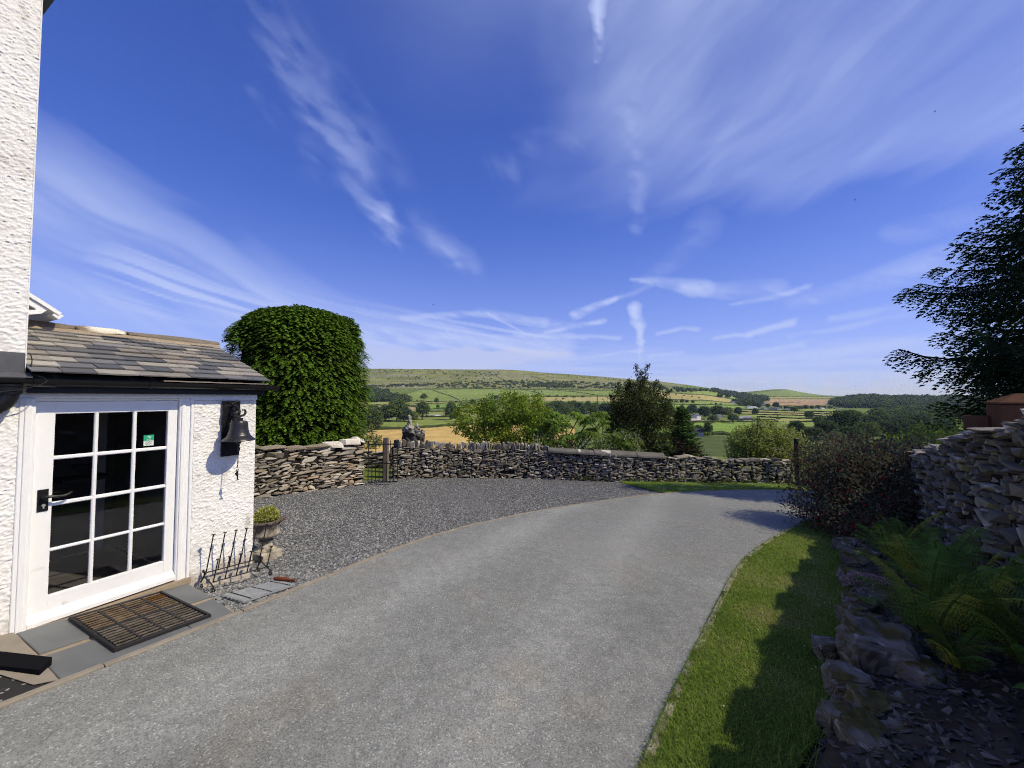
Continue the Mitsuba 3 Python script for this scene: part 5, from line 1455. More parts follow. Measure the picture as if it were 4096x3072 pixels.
def frond(base, az, L, arch, rng, tint, el0=None):
    nn = 24
    tt = np.linspace(0, 1, nn)
    d_ = V(math.cos(az), math.sin(az), 0)
    el0 = rng.uniform(1.0, 1.38) if el0 is None else el0
    ang = el0 - arch * tt ** 1.6
    step = L / nn
    pts = np.array(base) + np.cumsum(np.cos(ang)[:, None] * d_ * step + np.sin(ang)[:, None] * V(0, 0, 1) * step, 0)
    tg = unit(np.gradient(pts, axis=0))
    sd_ = unit(np.cross(tg, V(0, 0, 1)) + 1e-6)
    nr = np.cross(sd_, tg)
    parts = []
    wmax = L * rng.uniform(.15, .20)
    for i in range(4, nn):
        f = i / nn
        wl = wmax * math.sin(math.pi * min(1, (f - .06) * .98) ** .8) ** .8 + .006
        for s_ in (-1, 1):
            if rng.random() < .03:
                continue
            wj = wl * rng.uniform(.85, 1.1)
            npn = 7
            u_ = np.linspace(.08, 1, npn)
            dirp = unit(sd_[i] * s_ * .92 + tg[i] * .42 - nr[i] * .22 + rng.normal(0, .06, 3))
            P = pts[i] + np.outer(u_ * wj, dirp) + np.outer(u_ ** 2, V(0, 0, -.18)) * wj
            pl_ = step * .36 * (1.15 - .8 * u_) + .003
            cc = np.tile(tint * rng.uniform(.75, 1.25) * (.85 + .3 * f), (npn, 1))
            parts.append(leaves(P, tg[i] * .7 + dirp * .7, nr[i][None] + 0 * P, pl_ * 1.5, pl_ * 1.1, cc, fold=.1))
            parts.append(leaves(P, -tg[i] * .7 + dirp * .7, nr[i][None] + 0 * P, pl_ * 1.3, pl_ * 1.1, cc, fold=.1))
    (v, f_), c_ = soup(parts)
    tb = tube(pts[::3], np.linspace(.004, .0012, len(pts[::3])), 4)
    (v, f_), c_ = soup([(v, f_, c_), (np.array(tb.vertices), np.array(tb.faces), np.tile(V(.16, .14, .05), (len(tb.vertices), 1)))])
    return (v, f_), c_


FERN = [((3.38, 2.95, .0), 12, .78, 'tall fern with upright fronds against the right wall, nearest of the group'), ((3.02, 2.85, .02), 11, .66, 'lush fern with spreading fronds in the middle of the rock bed'), ((3.85, 3.65, -.05), 10, .72, 'fern with yellowing tips standing against the middle of the wall'), ((3.72, 3.35, -.03), 9, .60, 'dark fern behind the sedum cushion'),
        ((2.80, 2.48, .06), 8, .42, 'low fern drooping over the slate chips'), ((4.45, 4.55, -.12), 8, .62, 'bright fern leaning over the bed by the fuchsia'), ((3.22, 2.40, .08), 10, .62, 'fern with rusty old stems at the right edge'), ((4.8, 4.8, -.15), 6, .55, 'small dark fern at the wall foot behind the bright fern'), ((2.98, 1.95, .10), 8, .5, 'fern at the right edge over the bottom corner rocks')]
for i, (b, nfr, L_, lab) in enumerate(FERN):
    rng = np.random.default_rng(400 + i)
    fk = thing('fern', lab, 'fern')
    for j in range(nfr):
        az = 6.283 * j / nfr + rng.normal(0, .35)
        tint = np.array([(.10, .19, .035), (.13, .23, .04), (.08, .15, .03), (.26, .29, .045)][rng.integers(4) if j % 3 else 0])
        m, c = frond(V(*b) + rng.normal(0, .04, 3) * V(1, 1, .3), az, L_ * rng.uniform(.7, 1.2), rng.uniform(.35, 1.25), rng, tint)
        obj('frond', m, M_leaf, fk, color=np.clip(c, .004, .5))
    for j in range(2):
        m, c = frond(V(*b) + V(0, 0, -.02), rng.uniform(0, 6.28), L_ * .55, 1.6, rng, V(.22, .10, .035), .5)
        obj('dead_frond', m, M_leafdull, fk, color=c)

# lawn beside the drive, and the daisy verge
LAWN = Polygon([tuple(p) for p in KRc if p[1] > -1.5 and p[0] < 7.6] + [(7.8, 8.5), (7.0, 7.6)] + FE[::-1]).buffer(0)
LAWN = max(LAWN.geoms, key=lambda g: g.area) if hasattr(LAWN, 'geoms') else LAWN
lz = lambda x, y: gz(x, y) + .012
obj('lawn_ground', sheet(LAWN, .25, lz), M_turf, smooth=True, kind='structure')
obj('verge_ground', sheet(VERGE, .4, lambda x, y: gz(x, y) - .02), M_turf, smooth=True, kind='structure')
rng = np.random.default_rng(95)


def grass(P, zf, h0, h1, w, cols, rng):
    n = len(P)
    z = zf(P[:, 0], P[:, 1])
    B = np.c_[P, z]
    a = rng.uniform(0, 6.283, n)
    lean_ = rng.uniform(.1, .9, n)
    h = rng.uniform(h0, h1, n)
    d_ = np.stack([np.cos(a) * lean_, np.sin(a) * lean_, 1 - .4 * lean_], 1)
    s_ = np.stack([-np.sin(a), np.cos(a), 0 * a], 1) * (w * rng.uniform(.6, 1.3, n))[:, None]
    mid = B + d_ * (h * .55)[:, None]
    tip = B + d_ * h[:, None] + np.stack([np.cos(a), np.sin(a), -.4 + 0 * a], 1) * (h * .35 * lean_)[:, None]
    v = np.stack([B - s_, B + s_, mid + s_ * .8, mid - s_ * .8, tip], 1).reshape(-1, 3)
    k_ = np.arange(n)[:, None] * 5
    f = np.hstack([k_, k_ + 1, k_ + 2, k_, k_ + 2, k_ + 3, k_ + 3, k_ + 2, k_ + 4]).reshape(-1, 3)
    q = meshkit.fbm(np.c_[P * 2.2, 0 * a], 3, 4)
    c = np.array(cols)[np.clip((q * 1.4 - .2 + rng.normal(0, .22, n)) * len(cols), 0, len(cols) - 1).astype(int)] * rng.uniform(.7, 1.3, (n, 1))
    return (v, f), np.repeat(c, 5, 0)


GC = [(.13, .21, .04), (.17, .25, .046), (.20, .29, .055), (.24, .31, .065), (.33, .33, .13)]
near = in_poly(LAWN.intersection(Polygon([(-1, .5), (8, .5), (8, 9), (-1, 9)])), 105000, rng, lambda P: np.clip(5.0 / np.maximum(P[:, 1], 1.5) ** 1.7, .06, 1))
m, c = grass(near, lz, .018, .05, .0021, GC, rng)
obj('lawn_grass', m, M_leaf, color=c, kind='stuff', label='short green lawn grass between the drive and the rock bed', cat='grass')
edge_pts = np.array([FEl.interpolate(t).coords[0] for t in rng.uniform(1.0, FEl.length, 2600)]) + rng.normal(0, .05, (2600, 2)) + V(-.03, .02)
m, c = grass(edge_pts, lz, .06, .16, .0022, GC[:4], rng)
obj('long_grass', m, M_leaf, color=c, kind='stuff', label='longer uncut grass along the foot of the bed rocks', cat='grass')
vg = in_poly(VERGE, 42000, rng)
m, c = grass(vg, lambda x, y: gz(x, y) - .02, .03, .07, .005, [(.20, .31, .055), (.25, .36, .065), (.28, .39, .075), (.32, .40, .10)], rng)
obj('verge_grass', m, M_leaf, color=c, kind='stuff', label='bright grass verge below the far stone walls', cat='grass')
dz_ = in_poly(VERGE, 330, rng, lambda P: np.clip(meshkit.noise(np.c_[P * .7, 0 * P[:, :1]], 6) * 2 - .5, .05, 1))
parts = []
for k_ in range(3):
    a = np.full(len(dz_), k_ * 1.05)
    parts.append(leaves(np.c_[dz_, gz(dz_[:, 0], dz_[:, 1]) + .05] - .012 * np.c_[np.cos(a), np.sin(a), 0 * a], np.c_[np.cos(a), np.sin(a), .1 + 0 * a], np.tile(V(0, -.4, 1), (len(dz_), 1)), .022, .018, np.full((len(dz_), 3), .70)))
m, c = soup(parts)
obj('daisies', m, M_vc, color=c, kind='stuff', label='white daisies sprinkled through the far grass verge', cat='daisies')
dn = in_poly(LAWN.intersection(Polygon([(0, 1), (4, 1), (4, 5), (0, 5)])), 26, rng)
parts = [leaves(np.c_[dn, lz(dn[:, 0], dn[:, 1]) + .03] - .006 * np.array([math.cos(k_), math.sin(k_), 0]), np.tile(V(math.cos(k_), math.sin(k_), .1), (26, 1)), np.tile(V(0, 0, 1), (26, 1)), .013, .010, np.tile(V(.55, .52, .45), (26, 1))) for k_ in (0, 1.05, 2.1)]
m, c = soup(parts)
obj('clover_flowers', m, M_vc, color=c, kind='stuff', label='a few pale clover heads in the near lawn', cat='clover flowers')

# ================================================================ THE VALLEY
YK = [14, 40, 100, 200, 300, 450, 700, 900, 1150, 1500, 1800, 2000, 2400, 2800, 3200, 4500, 12000]
TAB = {-2.5: [-1, -6, -15, -22, -26, -26, -20, -8, 10, 50, 90, 120, 180, 215, 230, 200, 160],
       -.9: [-.6, -6, -15, -22, -26, -28, -24, -8, 6, 44, 90, 122, 186, 215, 225, 200, 160],
       -.38: [-.8, -6.5, -16, -24, -29, -30.5, -27, -9, 5, 41, 86, 118, 187, 214, 222, 190, 150],
       -.11: [-.9, -7, -16, -24, -29, -30.5, -27, -9, 5, 41, 84, 115, 178, 196, 200, 170, 150],
       .23: [-1.1, -7, -16, -24, -29, -31, -29, -15, 2, 38, 70, 92, 139, 146, 140, 110, 90],
       .384: [-1.2, -7, -16, -24.5, -30, -32, -31, -21, -4, 20, 48, 66, 106, 108, 100, 80, 60],
       .488: [-1.3, -7, -16, -24.5, -30, -32.5, -31.5, -23, -8, 14, 32, 46, 73, 74, 70, 60, 50],
       .592: [-1.3, -7, -16, -24.5, -30, -32.5, -31.5, -28, -22, -11, 5, 14, 37, 46, 50, 40, 40],
       .70: [-1.4, -7, -16, -24.5, -30, -32.5, -31.5, -29, -25, -20, -11, -3, 28, 64, 75, 50, 35],
       .76: [-1.4, -7, -16, -24.5, -30, -32.5, -31.5, -29, -25, -20, -12, -5, 18, 42, 44, 30, 30],
       .83: [-1.4, -7, -16, -24.5, -30, -32.5, -31.5, -29, -25, -18, -8, -2, 8, 16, 22, 26, 30],
       .93: [-1.5, -7, -16, -24.5, -30, -32.5, -31.5, -29, -25, -6, 8, 12, 14, 14, 16, 20, 30],
       1.086: [-1.6, -7, -16, -24, -29, -31, -31, -29, -24, -8, 3, 6, 8, 10, 12, 20, 30],
       1.33: [-1.7, -7, -16, -23, -27, -29, -29, -28, -24, -10, 2, 5, 8, 10, 12, 20, 30],
       2.5: [-2.2, -7, -14, -20, -24, -26, -26, -24, -20, -8, 2, 6, 10, 14, 18, 25, 40]}
RK = np.array(sorted(TAB))
PK = [PchipInterpolator(np.log(YK), TAB[r_]) for r_ in RK]
_lg = np.linspace(math.log(14), math.log(12000), 900)
_TZ = np.array([p_(_lg) for p_ in PK])
_rr = np.linspace(RK[0], RK[-1], 700)
_TT = PchipInterpolator(RK, _TZ, axis=0)(_rr)
from scipy.ndimage import map_coordinates


def land_z(x, y):
    x, y = np.asarray(x, float), np.maximum(np.asarray(y, float), 14.0)
    r_ = np.clip(x / y, RK[0], RK[-1])
    i = (r_ - RK[0]) / (RK[-1] - RK[0]) * (len(_rr) - 1)
    j = (np.log(y) - _lg[0]) / (_lg[-1] - _lg[0]) * (len(_lg) - 1)
    z = map_coordinates(_TT, [np.atleast_1d(i), np.atleast_1d(j)], order=1, mode='nearest').reshape(np.shape(i))
    q = meshkit.fbm(np.stack([x / 160, y / 160, 0 * x], -1), 4, 7) - .5
    q2 = meshkit.fbm(np.stack([x / 700, y / 260, 0 * x], -1), 4, 8) - .5
    return z + np.clip((y - 100) / 500, 0, 1) * 3.0 * q + np.clip((z - 40) / 80, 0, 1) * 26 * q2


def survey(px, py):
    """The point of the land sighted at (px, py) of the survey picture, as (x, y, z)."""
    a = (px - 512) / FOC; b = (384 - py) / FOC
    yy = math.cos(PITCH) - b * math.sin(PITCH); zz = math.sin(PITCH) + b * math.cos(PITCH)
    Y = np.exp(np.linspace(math.log(90), math.log(3300), 1500))
    X = a / yy * Y
    under = EYE + zz / yy * Y < land_z(X, Y)
    k_ = int(np.argmax(under)) if under.any() else len(Y) - 1
    return V(X[k_], Y[k_], land_z(X[k_], Y[k_]))


rs = np.concatenate([np.linspace(-2.6, -.56, 60), np.arange(-.55, 1.45, .0055), np.linspace(1.46, 2.5, 40)])
ys_ = np.exp(np.arange(math.log(15.6), math.log(11500), .0155))
Rg, Yg = np.meshgrid(rs, ys_)
Xg = Rg * Yg
Zg = land_z(Xg, Yg)
Zg = np.where(Yg < 17, np.minimum(Zg, gz(Xg, Yg) - .15), Zg)
col = np.zeros(Xg.shape + (3,))
n1 = meshkit.fbm(np.stack([Xg / 55, Yg / 55, 0 * Xg], -1), 4, 1)[..., None]
n2 = meshkit.fbm(np.stack([Xg / 260, Yg / 260, 0 * Xg], -1), 4, 2)[..., None]
n3 = meshkit.noise(np.stack([Xg / 9, Yg / 14, 0 * Xg], -1), 3)[..., None]
col[:] = V(.135, .18, .052) * (.75 + .5 * n2)
FIELDS = [([(330, 452), (340, 431), (400, 429.3), (430, 427.7), (470, 424.7), (520, 424.4), (575, 426), (575, 453)], (.285, .215, .072)),
          ([(340, 430.5), (340, 421), (400, 421), (450, 417.5), (480, 417), (575, 420), (575, 425.5), (520, 424), (470, 424.4), (400, 429)], (.115, .150, .035)),
          ([(345, 421), (345, 412), (420, 411.5), (480, 412), (480, 417)], (.13, .155, .045)), ([(345, 411.5), (345, 406), (394, 406), (395, 411.5)], (.16, .175, .055)), ([(396, 411), (396, 406), (418, 407.5), (420, 411)], (.20, .165, .075)),
          ([(420, 410.5), (418, 406), (458, 404), (462, 408)], (.105, .175, .036)), ([(345, 405.5), (345, 402), (400, 402.3), (458, 401), (458, 403.5), (400, 405.5)], (.16, .18, .055)),
          ([(396, 402), (398, 396), (420, 389.8), (470, 389), (530, 390), (600, 391), (640, 392), (640, 396), (560, 395.4), (500, 397), (470, 400.5)], (.118, .165, .044)),
          ([(545, 401), (545, 397), (640, 397), (640, 402)], (.20, .19, .075)), ([(470, 403), (500, 398), (545, 396.5), (545, 403)], (.14, .17, .05)),
          ([(630, 435), (630, 423), (700, 422.7), (775, 422.6), (785, 428), (780, 434.6), (712, 434.9)], (.108, .175, .036)), ([(640, 422.3), (640, 419.6), (705, 419.8), (705, 422.2)], (.21, .175, .085)),
          ([(620, 456), (620, 436), (712, 436), (790, 435.6), (800, 456)], (.05, .068, .026)),  # shade over this paddock is painted into its field colour
          ([(652, 409), (652, 404), (700, 405.5), (752, 405.4), (752, 409.4), (700, 409)], (.115, .18, .042)), ([(652, 403.5), (652, 398.5), (700, 401.5), (745, 403.5), (745, 405), (700, 405)], (.125, .165, .045)),
          ([(652, 397.8), (652, 391), (690, 394.5), (735, 400), (735, 403), (690, 400)], (.20, .185, .07)), ([(676, 391.8), (700, 390), (722, 392), (735, 396), (735, 399), (700, 394.5)], (.120, .165, .042)), ([(650, 390.5), (660, 386.5), (690, 389), (700, 389.6), (676, 391.3)], (.125, .15, .05)),
          ([(738, 411.5), (738, 409.7), (790, 411.3), (836, 412.8), (836, 414.4), (790, 413.4)], (.16, .175, .06)), ([(738, 414), (738, 411.9), (800, 413.8), (836, 414.9), (836, 416.6), (790, 415.6)], (.20, .185, .075)), ([(748, 416.6), (738, 414.4), (800, 416), (836, 417), (836, 419), (800, 418.6)], (.135, .175, .05)),
          ([(760, 419.6), (760, 417.4), (800, 419), (836, 419.4), (836, 422), (790, 422)], (.17, .185, .06)), ([(786, 425.5), (780, 422.4), (836, 422.3), (830, 427)], (.125, .165, .045)), ([(775, 422.3), (700, 422.3), (720, 420), (772, 420.4)], (.16, .18, .055)),
          ([(762, 405.8), (766, 399), (790, 398.6), (832, 399), (824, 405.8)], (.205, .155, .085)), ([(766, 398.6), (770, 396.8), (800, 396.8), (834, 397.2), (832, 398.7)], (.17, .18, .065)), ([(735, 396.6), (760, 392.6), (782, 390), (795, 390.6), (825, 396.2), (800, 396.5), (768, 396.4)], (.105, .145, .042)),
          ([(800, 410.6), (800, 408.8), (836, 408.4), (836, 412.4)], (.14, .175, .05))]
flatx, flaty = Xg.ravel(), Yg.ravel()
cf_ = col.reshape(-1, 3)
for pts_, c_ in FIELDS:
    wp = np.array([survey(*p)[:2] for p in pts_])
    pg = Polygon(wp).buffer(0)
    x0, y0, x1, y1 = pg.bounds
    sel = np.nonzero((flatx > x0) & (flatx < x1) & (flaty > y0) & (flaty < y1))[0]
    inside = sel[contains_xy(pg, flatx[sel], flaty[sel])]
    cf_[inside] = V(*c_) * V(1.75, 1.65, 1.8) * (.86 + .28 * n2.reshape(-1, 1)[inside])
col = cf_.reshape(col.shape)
# rough limestone hill above the enclosed fields
hb = np.interp(Rg, [-2.5, -.45, -.30, -.11, .05, .23, .36, .42, .47, .6], [1300, 1350, 1480, 1530, 1500, 1480, 1620, 1900, 2500, 9000]) + 40 * (n2[..., 0] - .5)
rough = np.clip((Yg - hb) / 12, 0, 1)[..., None]
hc = V(.195, .205, .078) * (.7 + .6 * n1) * (1 - .45 * np.clip((n2 - .45) * 5, 0, 1)) + V(.085, .115, .03) * .45 * np.clip((n2 - .45) * 5, 0, 1)
scar = np.clip((meshkit.fbm(np.stack([Xg / 150, Yg / 24, 0 * Xg], -1), 4, 12)[..., None] - .60) * 12, 0, 1)
hc = hc * (1 - .6 * scar) + V(.27, .25, .21) * .6 * scar
col = col * (1 - rough) + hc * rough
col *= (.86 + .28 * n3)
nr_, nc_ = Xg.shape
i = np.arange(nr_ * nc_).reshape(nr_, nc_)
a, b, c_, d = i[:-1, :-1].ravel(), i[:-1, 1:].ravel(), i[1:, 1:].ravel(), i[1:, :-1].ravel()
land = trimesh.Trimesh(np.dstack([Xg, Yg, Zg]).reshape(-1, 3), np.vstack([np.c_[a, b, c_], np.c_[a, c_, d]]), process=False)
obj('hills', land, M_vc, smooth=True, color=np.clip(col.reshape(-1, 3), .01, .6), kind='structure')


# ---- trees of the valley: a few kinds, each tree an instance
def tree_kind(name, seed, cols, lumps, trunk, n_cl=130, per=9, ls=.075, spread=.045):
    rng = np.random.default_rng(seed)
    parts = []
    for c0, r0 in lumps:
        k_ = int(n_cl * r0[0] * r0[2] * 9) + 3
        C0, D0 = clumps(k_, c0, r0, rng, .7, lo=-.75)
        Ci = np.repeat(np.arange(len(C0)), per)
        base = np.array(cols)[rng.integers(0, len(cols), len(C0))] * rng.uniform(.8, 1.2, (len(C0), 1))
        P = C0[Ci] + rng.normal(0, spread, (len(Ci), 3))
        parts.append(leaves(P, D0[Ci] + rng.normal(0, .8, P.shape), D0[Ci] + V(0, 0, .6) + rng.normal(0, .4, P.shape), ls * rng.uniform(.7, 1.2, len(P)), ls * .8, base[Ci] * rng.uniform(.8, 1.2, (len(Ci), 1))))
    (v, f), c = soup(parts)
    tr_ = [tube([V(0, 0, -.06), V(.01, 0, trunk * .6), V(0, 0, trunk * 1.5)], [.035, .026, .012], 6)]
    for a in rng.uniform(0, 6.28, 4):
        tr_.append(tube([V(0, 0, trunk * .7), V(.22 * math.cos(a), .22 * math.sin(a), trunk + .3)], [.016, .006], 5))
    scene[name] = {'type': 'shapegroup', 'trunk': mikit.ply(cat(tr_), M_bark), 'crown': mikit.ply((v, f), M_leafdull, color=np.clip(c, .004, .4))}


DG, MG, LG = [(.075, .115, .045), (.095, .135, .05), (.062, .098, .042)], [(.115, .165, .052), (.145, .19, .06), (.095, .145, .05)], [(.17, .21, .07), (.14, .19, .065), (.20, .225, .08)]
tree_kind('kind_oak', 1, MG, [((0, 0, .62), (.34, .34, .30)), ((.2, .05, .52), (.26, .26, .22)), ((-.22, -.05, .50), (.26, .26, .22)), ((.02, .1, .80), (.22, .22, .18)), ((-.1, -.18, .66), (.22, .2, .2))], .26)
tree_kind('kind_dark', 2, DG, [((0, 0, .52), (.40, .40, .44)), ((.15, 0, .70), (.26, .26, .24)), ((-.2, .1, .45), (.25, .25, .3)), ((.2, -.1, .35), (.24, .24, .26))], .14)
tree_kind('kind_tall', 3, MG, [((0, 0, .66), (.24, .24, .32)), ((.14, 0, .52), (.17, .17, .22)), ((-.15, .04, .55), (.18, .18, .24)), ((0, 0, .86), (.14, .14, .14))], .28)
tree_kind('kind_round', 4, DG + MG, [((0, 0, .50), (.45, .45, .46)), ((.2, .1, .62), (.28, .28, .28)), ((-.22, 0, .56), (.28, .28, .30))], .10)
tree_kind('kind_bush', 5, DG + LG[:1], [((0, 0, .42), (.55, .55, .44)), ((.35, .1, .35), (.35, .35, .32)), ((-.35, -.1, .38), (.38, .38, .36))], .05, n_cl=40)
tree_kind('kind_light', 6, LG, [((0, 0, .56), (.36, .36, .40)), ((.2, 0, .48), (.25, .25, .28)), ((-.2, .05, .52), (.26, .26, .26))], .18)


# lighter kinds for the far woods
WL = [((0, 0, .52), (.38, .38, .42)), ((.16, 0, .70), (.25, .25, .24)), ((-.2, .1, .45), (.25, .25, .3)), ((.2, -.1, .35), (.24, .24, .26))]
for nm_, sd_, cl_, lm_ in (('wood_dark', 21, DG, WL), ('wood_round', 22, DG + MG, [((0, 0, .50), (.45, .45, .46)), ((.2, .1, .62), (.28, .28, .28)), ((-.22, 0, .56), (.28, .28, .30))]), ('wood_oak', 23, MG, WL), ('wood_bush', 24, DG + LG[:1], [((0, 0, .42), (.55, .55, .44)), ((.35, .1, .35), (.35, .35, .32))])):
    tree_kind('kind_' + nm_, sd_, cl_, lm_, .12, n_cl=22, per=6, ls=.16, spread=.06)


def inst(key, kind, p, h, wf=1.0, rot=0.0):
    scene[key] = {'type': 'instance', 'shapegroup': {'type': 'ref', 'id': 'kind_' + kind}, 'to_world': T().translate(list(map(float, p))).rotate([0, 0, 1], rot).scale([float(h * wf), float(h * wf), float(h)])}


rng = np.random.default_rng(120)


def valley_tree(px, py, hpx, kind, label, group=None, wf=1.0, name='field_tree', cat_='tree'):
    p = survey(px, py)
    h = hpx / FOC * p[1]
    key = num(name)
    inst(key, kind, p - V(0, 0, .02 * h), h, wf, rng.uniform(0, 360))
    note(key, None, label, cat_, group)


GV = 'trees dotted over the valley fields'
for a in ((371, 432, 24, 'round', 'large rounded tree just right of the clipped conifer, above the small gate'), (366, 449, 22, 'bush', 'low dark bush below the large rounded tree beside the conifer'), (374, 420, 15, 'oak', 'oak crown peeping behind the large rounded tree'), (397, 421.5, 22, 'oak', 'tallest oak of the clump left of the limestone rock', 1.15), (386, 420.5, 15, 'dark', 'dark spreading tree at the left of the oak clump', 1.2), (405, 421.5, 15, 'dark', 'dark tree closing the oak clump on the right'),
          (422.5, 419.6, 17.5, 'tall', 'open crowned tree with a clear trunk right of the limestone rock', 1.2), (414, 422, 11, 'light', 'greyish small tree directly above the limestone pinnacle'), (456, 422, 11, 'oak', 'oak with dark trunk left of the golden maple', 1.1), (451, 420, 17, 'tall', 'taller tree behind the oak left of the golden maple', 1.2), (424, 400.5, 7, 'oak', 'lone field oak on the green slope with a shadow to its left', 1.1), (436.5, 403.5, 5.5, 'tall', 'small lone tree standing on the field boundary below the lone oak', 1.3), (438, 408.3, 3.6, 'round', 'small round bushy tree by the second field wall'),
          (484, 406, 8, 'dark', 'dark purple green tree in the hedge line above the maple', 1.3), (496, 399.5, 4.5, 'round', 'dark tree at the upper corner of the hedge on the slope', 1.2), (473, 404, 5, 'round', 'small tree behind the top of the maple'), (669, 420, 15, 'oak', 'big tree at the left of the white farmhouse'), (682, 416, 10, 'tall', 'tree just behind the left gable of the white farmhouse', 1.3), (692, 414, 9.5, 'dark', 'dark tree rising behind the white farmhouse', 1.2), (704, 417, 11, 'dark', 'tall dark tree right of the white farmhouse', 1.2), (717, 416, 10.5, 'dark', 'broad dark tree in the middle of the farm shelter belt', 1.5), (728, 417, 10, 'light', 'lighter tree at the right of the farm shelter belt', 1.2),
          (713, 423, 8, 'oak', 'low tree below the farm shelter belt', 1.3), (733, 423, 9, 'oak', 'leafy tree at the left end of the grey barns', 1.3), (738, 414.5, 7.5, 'dark', 'upright dark tree behind the grey barns'), (755.5, 414.5, 6.5, 'dark', 'dark field tree right of the grey barns'), (794.5, 413.2, 6.8, 'oak', 'bushy field tree among the stripy fields near the village', 1.2), (809.5, 418.6, 7.8, 'round', 'rounded green field tree with its shadow on the stripy fields'), (796, 437.5, 17, 'dark', 'dark rounded tree above the cream flowered shrub'), (708, 436.5, 14, 'tall', 'dark tree with bare trunk on the edge of the bright green field', .95), (699, 434.5, 9.5, 'oak', 'small tree over the roof of the low shed'),
          (843, 438, 28, 'dark', 'largest dark tree of the near clump on the right', 1.05), (827, 440, 20, 'dark', 'dark broad tree at the left of the near right clump', 1.2), (859, 430, 18, 'oak', 'mid green tree in the near right clump'), (872, 431, 16, 'dark', 'dark tree right of the largest dark tree', 1.2), (888, 428, 14, 'oak', 'tree behind the sunlit shrub', 1.2), (905, 430, 15, 'dark', 'dark tree behind the right wall end', 1.2), (852, 446, 20, 'dark', 'dark tree low behind the fuchsia', 1.3), (778, 419.5, 2.6, 'bush', 'tiny dark tree alone on the stripy fields'), (767, 401.5, 5, 'round', 'round tree at the left corner of the brown field'), (776, 407.5, 5.5, 'dark', 'dark trees by the village under the brown field', 1.2), (757, 408, 6.5, 'dark', 'dark tree over the white roofed village farm', 1.4), (768, 408.5, 5, 'oak', 'tree in the village gap'), (720, 397.5, 4.5, 'dark', 'left tree of the pair on the upper slope', 1.3), (728, 398, 4.6, 'dark', 'right tree of the pair on the upper slope', 1.3),
          (812, 442, 15, 'dark', 'low dark tree at the left foot of the near right clump', 1.3), (836, 448, 16, 'oak', 'tree in front of the near right clump, low behind the gate', 1.3), (868, 442, 20, 'oak', 'mid green tree over the top of the fuchsia', 1.2), (885, 440, 20, 'dark', 'dark tree between the fuchsia top and the sunlit shrub', 1.3), (905, 440, 22, 'dark', 'dark tree over the far end of the right wall', 1.2), (850, 424, 14, 'oak', 'pale topped tree behind the largest dark tree', 1.3), (880, 421, 11, 'oak', 'rounded tree in the gap below the lower wood', 1.4), (922, 432, 18, 'dark', 'dark tree under the lowest spruce branch', 1.3), (940, 436, 18, 'dark', 'dark tree low behind the stepped wall', 1.3), (820, 428, 12, 'oak', 'small tree between the dark rounded tree and the near clump', 1.2)):
    valley_tree(*a[:5], wf=a[5] if len(a) > 5 else 1.0)
for px, py, h in ((786, 409, 3.5), (790, 409.5, 3), (800, 409.5, 4), (806, 409, 4.2), (812, 409, 3.6), (818, 409, 4), (824, 408.6, 3.2), (745, 406, 3), (740, 405, 4), (749, 404, 4), (734, 403, 4.5), (780, 409, 3), (739, 399, 3.5), (746, 401, 3.6), (830, 409, 3.6), (752, 402, 3.6), (762, 404.5, 2.8)):
    valley_tree(px, py, h, 'round' if rng.random() < .5 else 'dark', 'small dark tree among the village roofs below the wooded hill', 'village trees', 1.2, 'village_tree')
for px, py, h in ((552, 414, 12), (561, 415, 14), (570, 414, 12), (579, 413, 11), (588, 414, 12), (596, 413, 10), (604, 412, 9), (545, 413, 10), (556, 411, 10), (574, 411, 10), (650, 414, 12), (644, 413, 11), (636, 413, 10), (566, 417, 11), (584, 417, 11), (548, 416, 11), (594, 417, 12), (606, 416, 13), (575, 418, 10), (556, 418, 10)):
    valley_tree(px, py, h, rng.choice(['oak', 'dark', 'tall']), 'dense dark tree in the valley copse behind the sumac and hawthorn', 'trees of the valley copse', 1.3, 'copse_tree')
for px, py, h in ((404, 402.3, 1.4), (408, 400.8, 1.2), (417, 400.9, 1.5), (648, 404, 1.8), (656, 400.2, 1.5), (662, 401.2, 2.4), (666, 401.5, 2.8), (671, 402.2, 3.4), (676, 402.4, 3.2), (682, 402.6, 3.6), (687, 402.8, 3), (693, 403, 2.8), (711, 404.5, 1.6), (716, 404.8, 2), (721, 405, 1.7), (705, 405.6, 1.1), (676, 395.2, 1.2), (684, 396, 1.2), (692, 397, 1.3), (699, 398, 1.4), (665, 396, 1.2), (655, 396.2, 1.6), (523, 396.6, 1.6), (532, 396.8, 2), (541, 396.9, 2.2), (549, 397, 2.4), (557, 397.2, 2.4), (566, 397.3, 2.6), (574, 397.5, 2.2), (583, 397.4, 2.4), (500, 397.8, 1.4), (509, 397, 1.2), (556, 399.6, 1.6), (563, 399.5, 1.8)):
    valley_tree(px, py, h, 'bush' if rng.random() < .5 else 'round', 'small dark hedgerow bush on the far green slopes', 'bushes along the far slopes', 1.2, 'hedgerow_bush', 'bush')
# dark fir spire left of the hawthorn
fs = thing('fir_spire', 'thin dark conifer spire just left of the hawthorn', 'conifer')
p_ = survey(597.5, 413)
spruce(fs, p_, 19 / FOC * p_[1], 1.7 * p_[1] / FOC, 130, 12, 5, .9, .5, [(.025, .038, .016)], twigs=4)


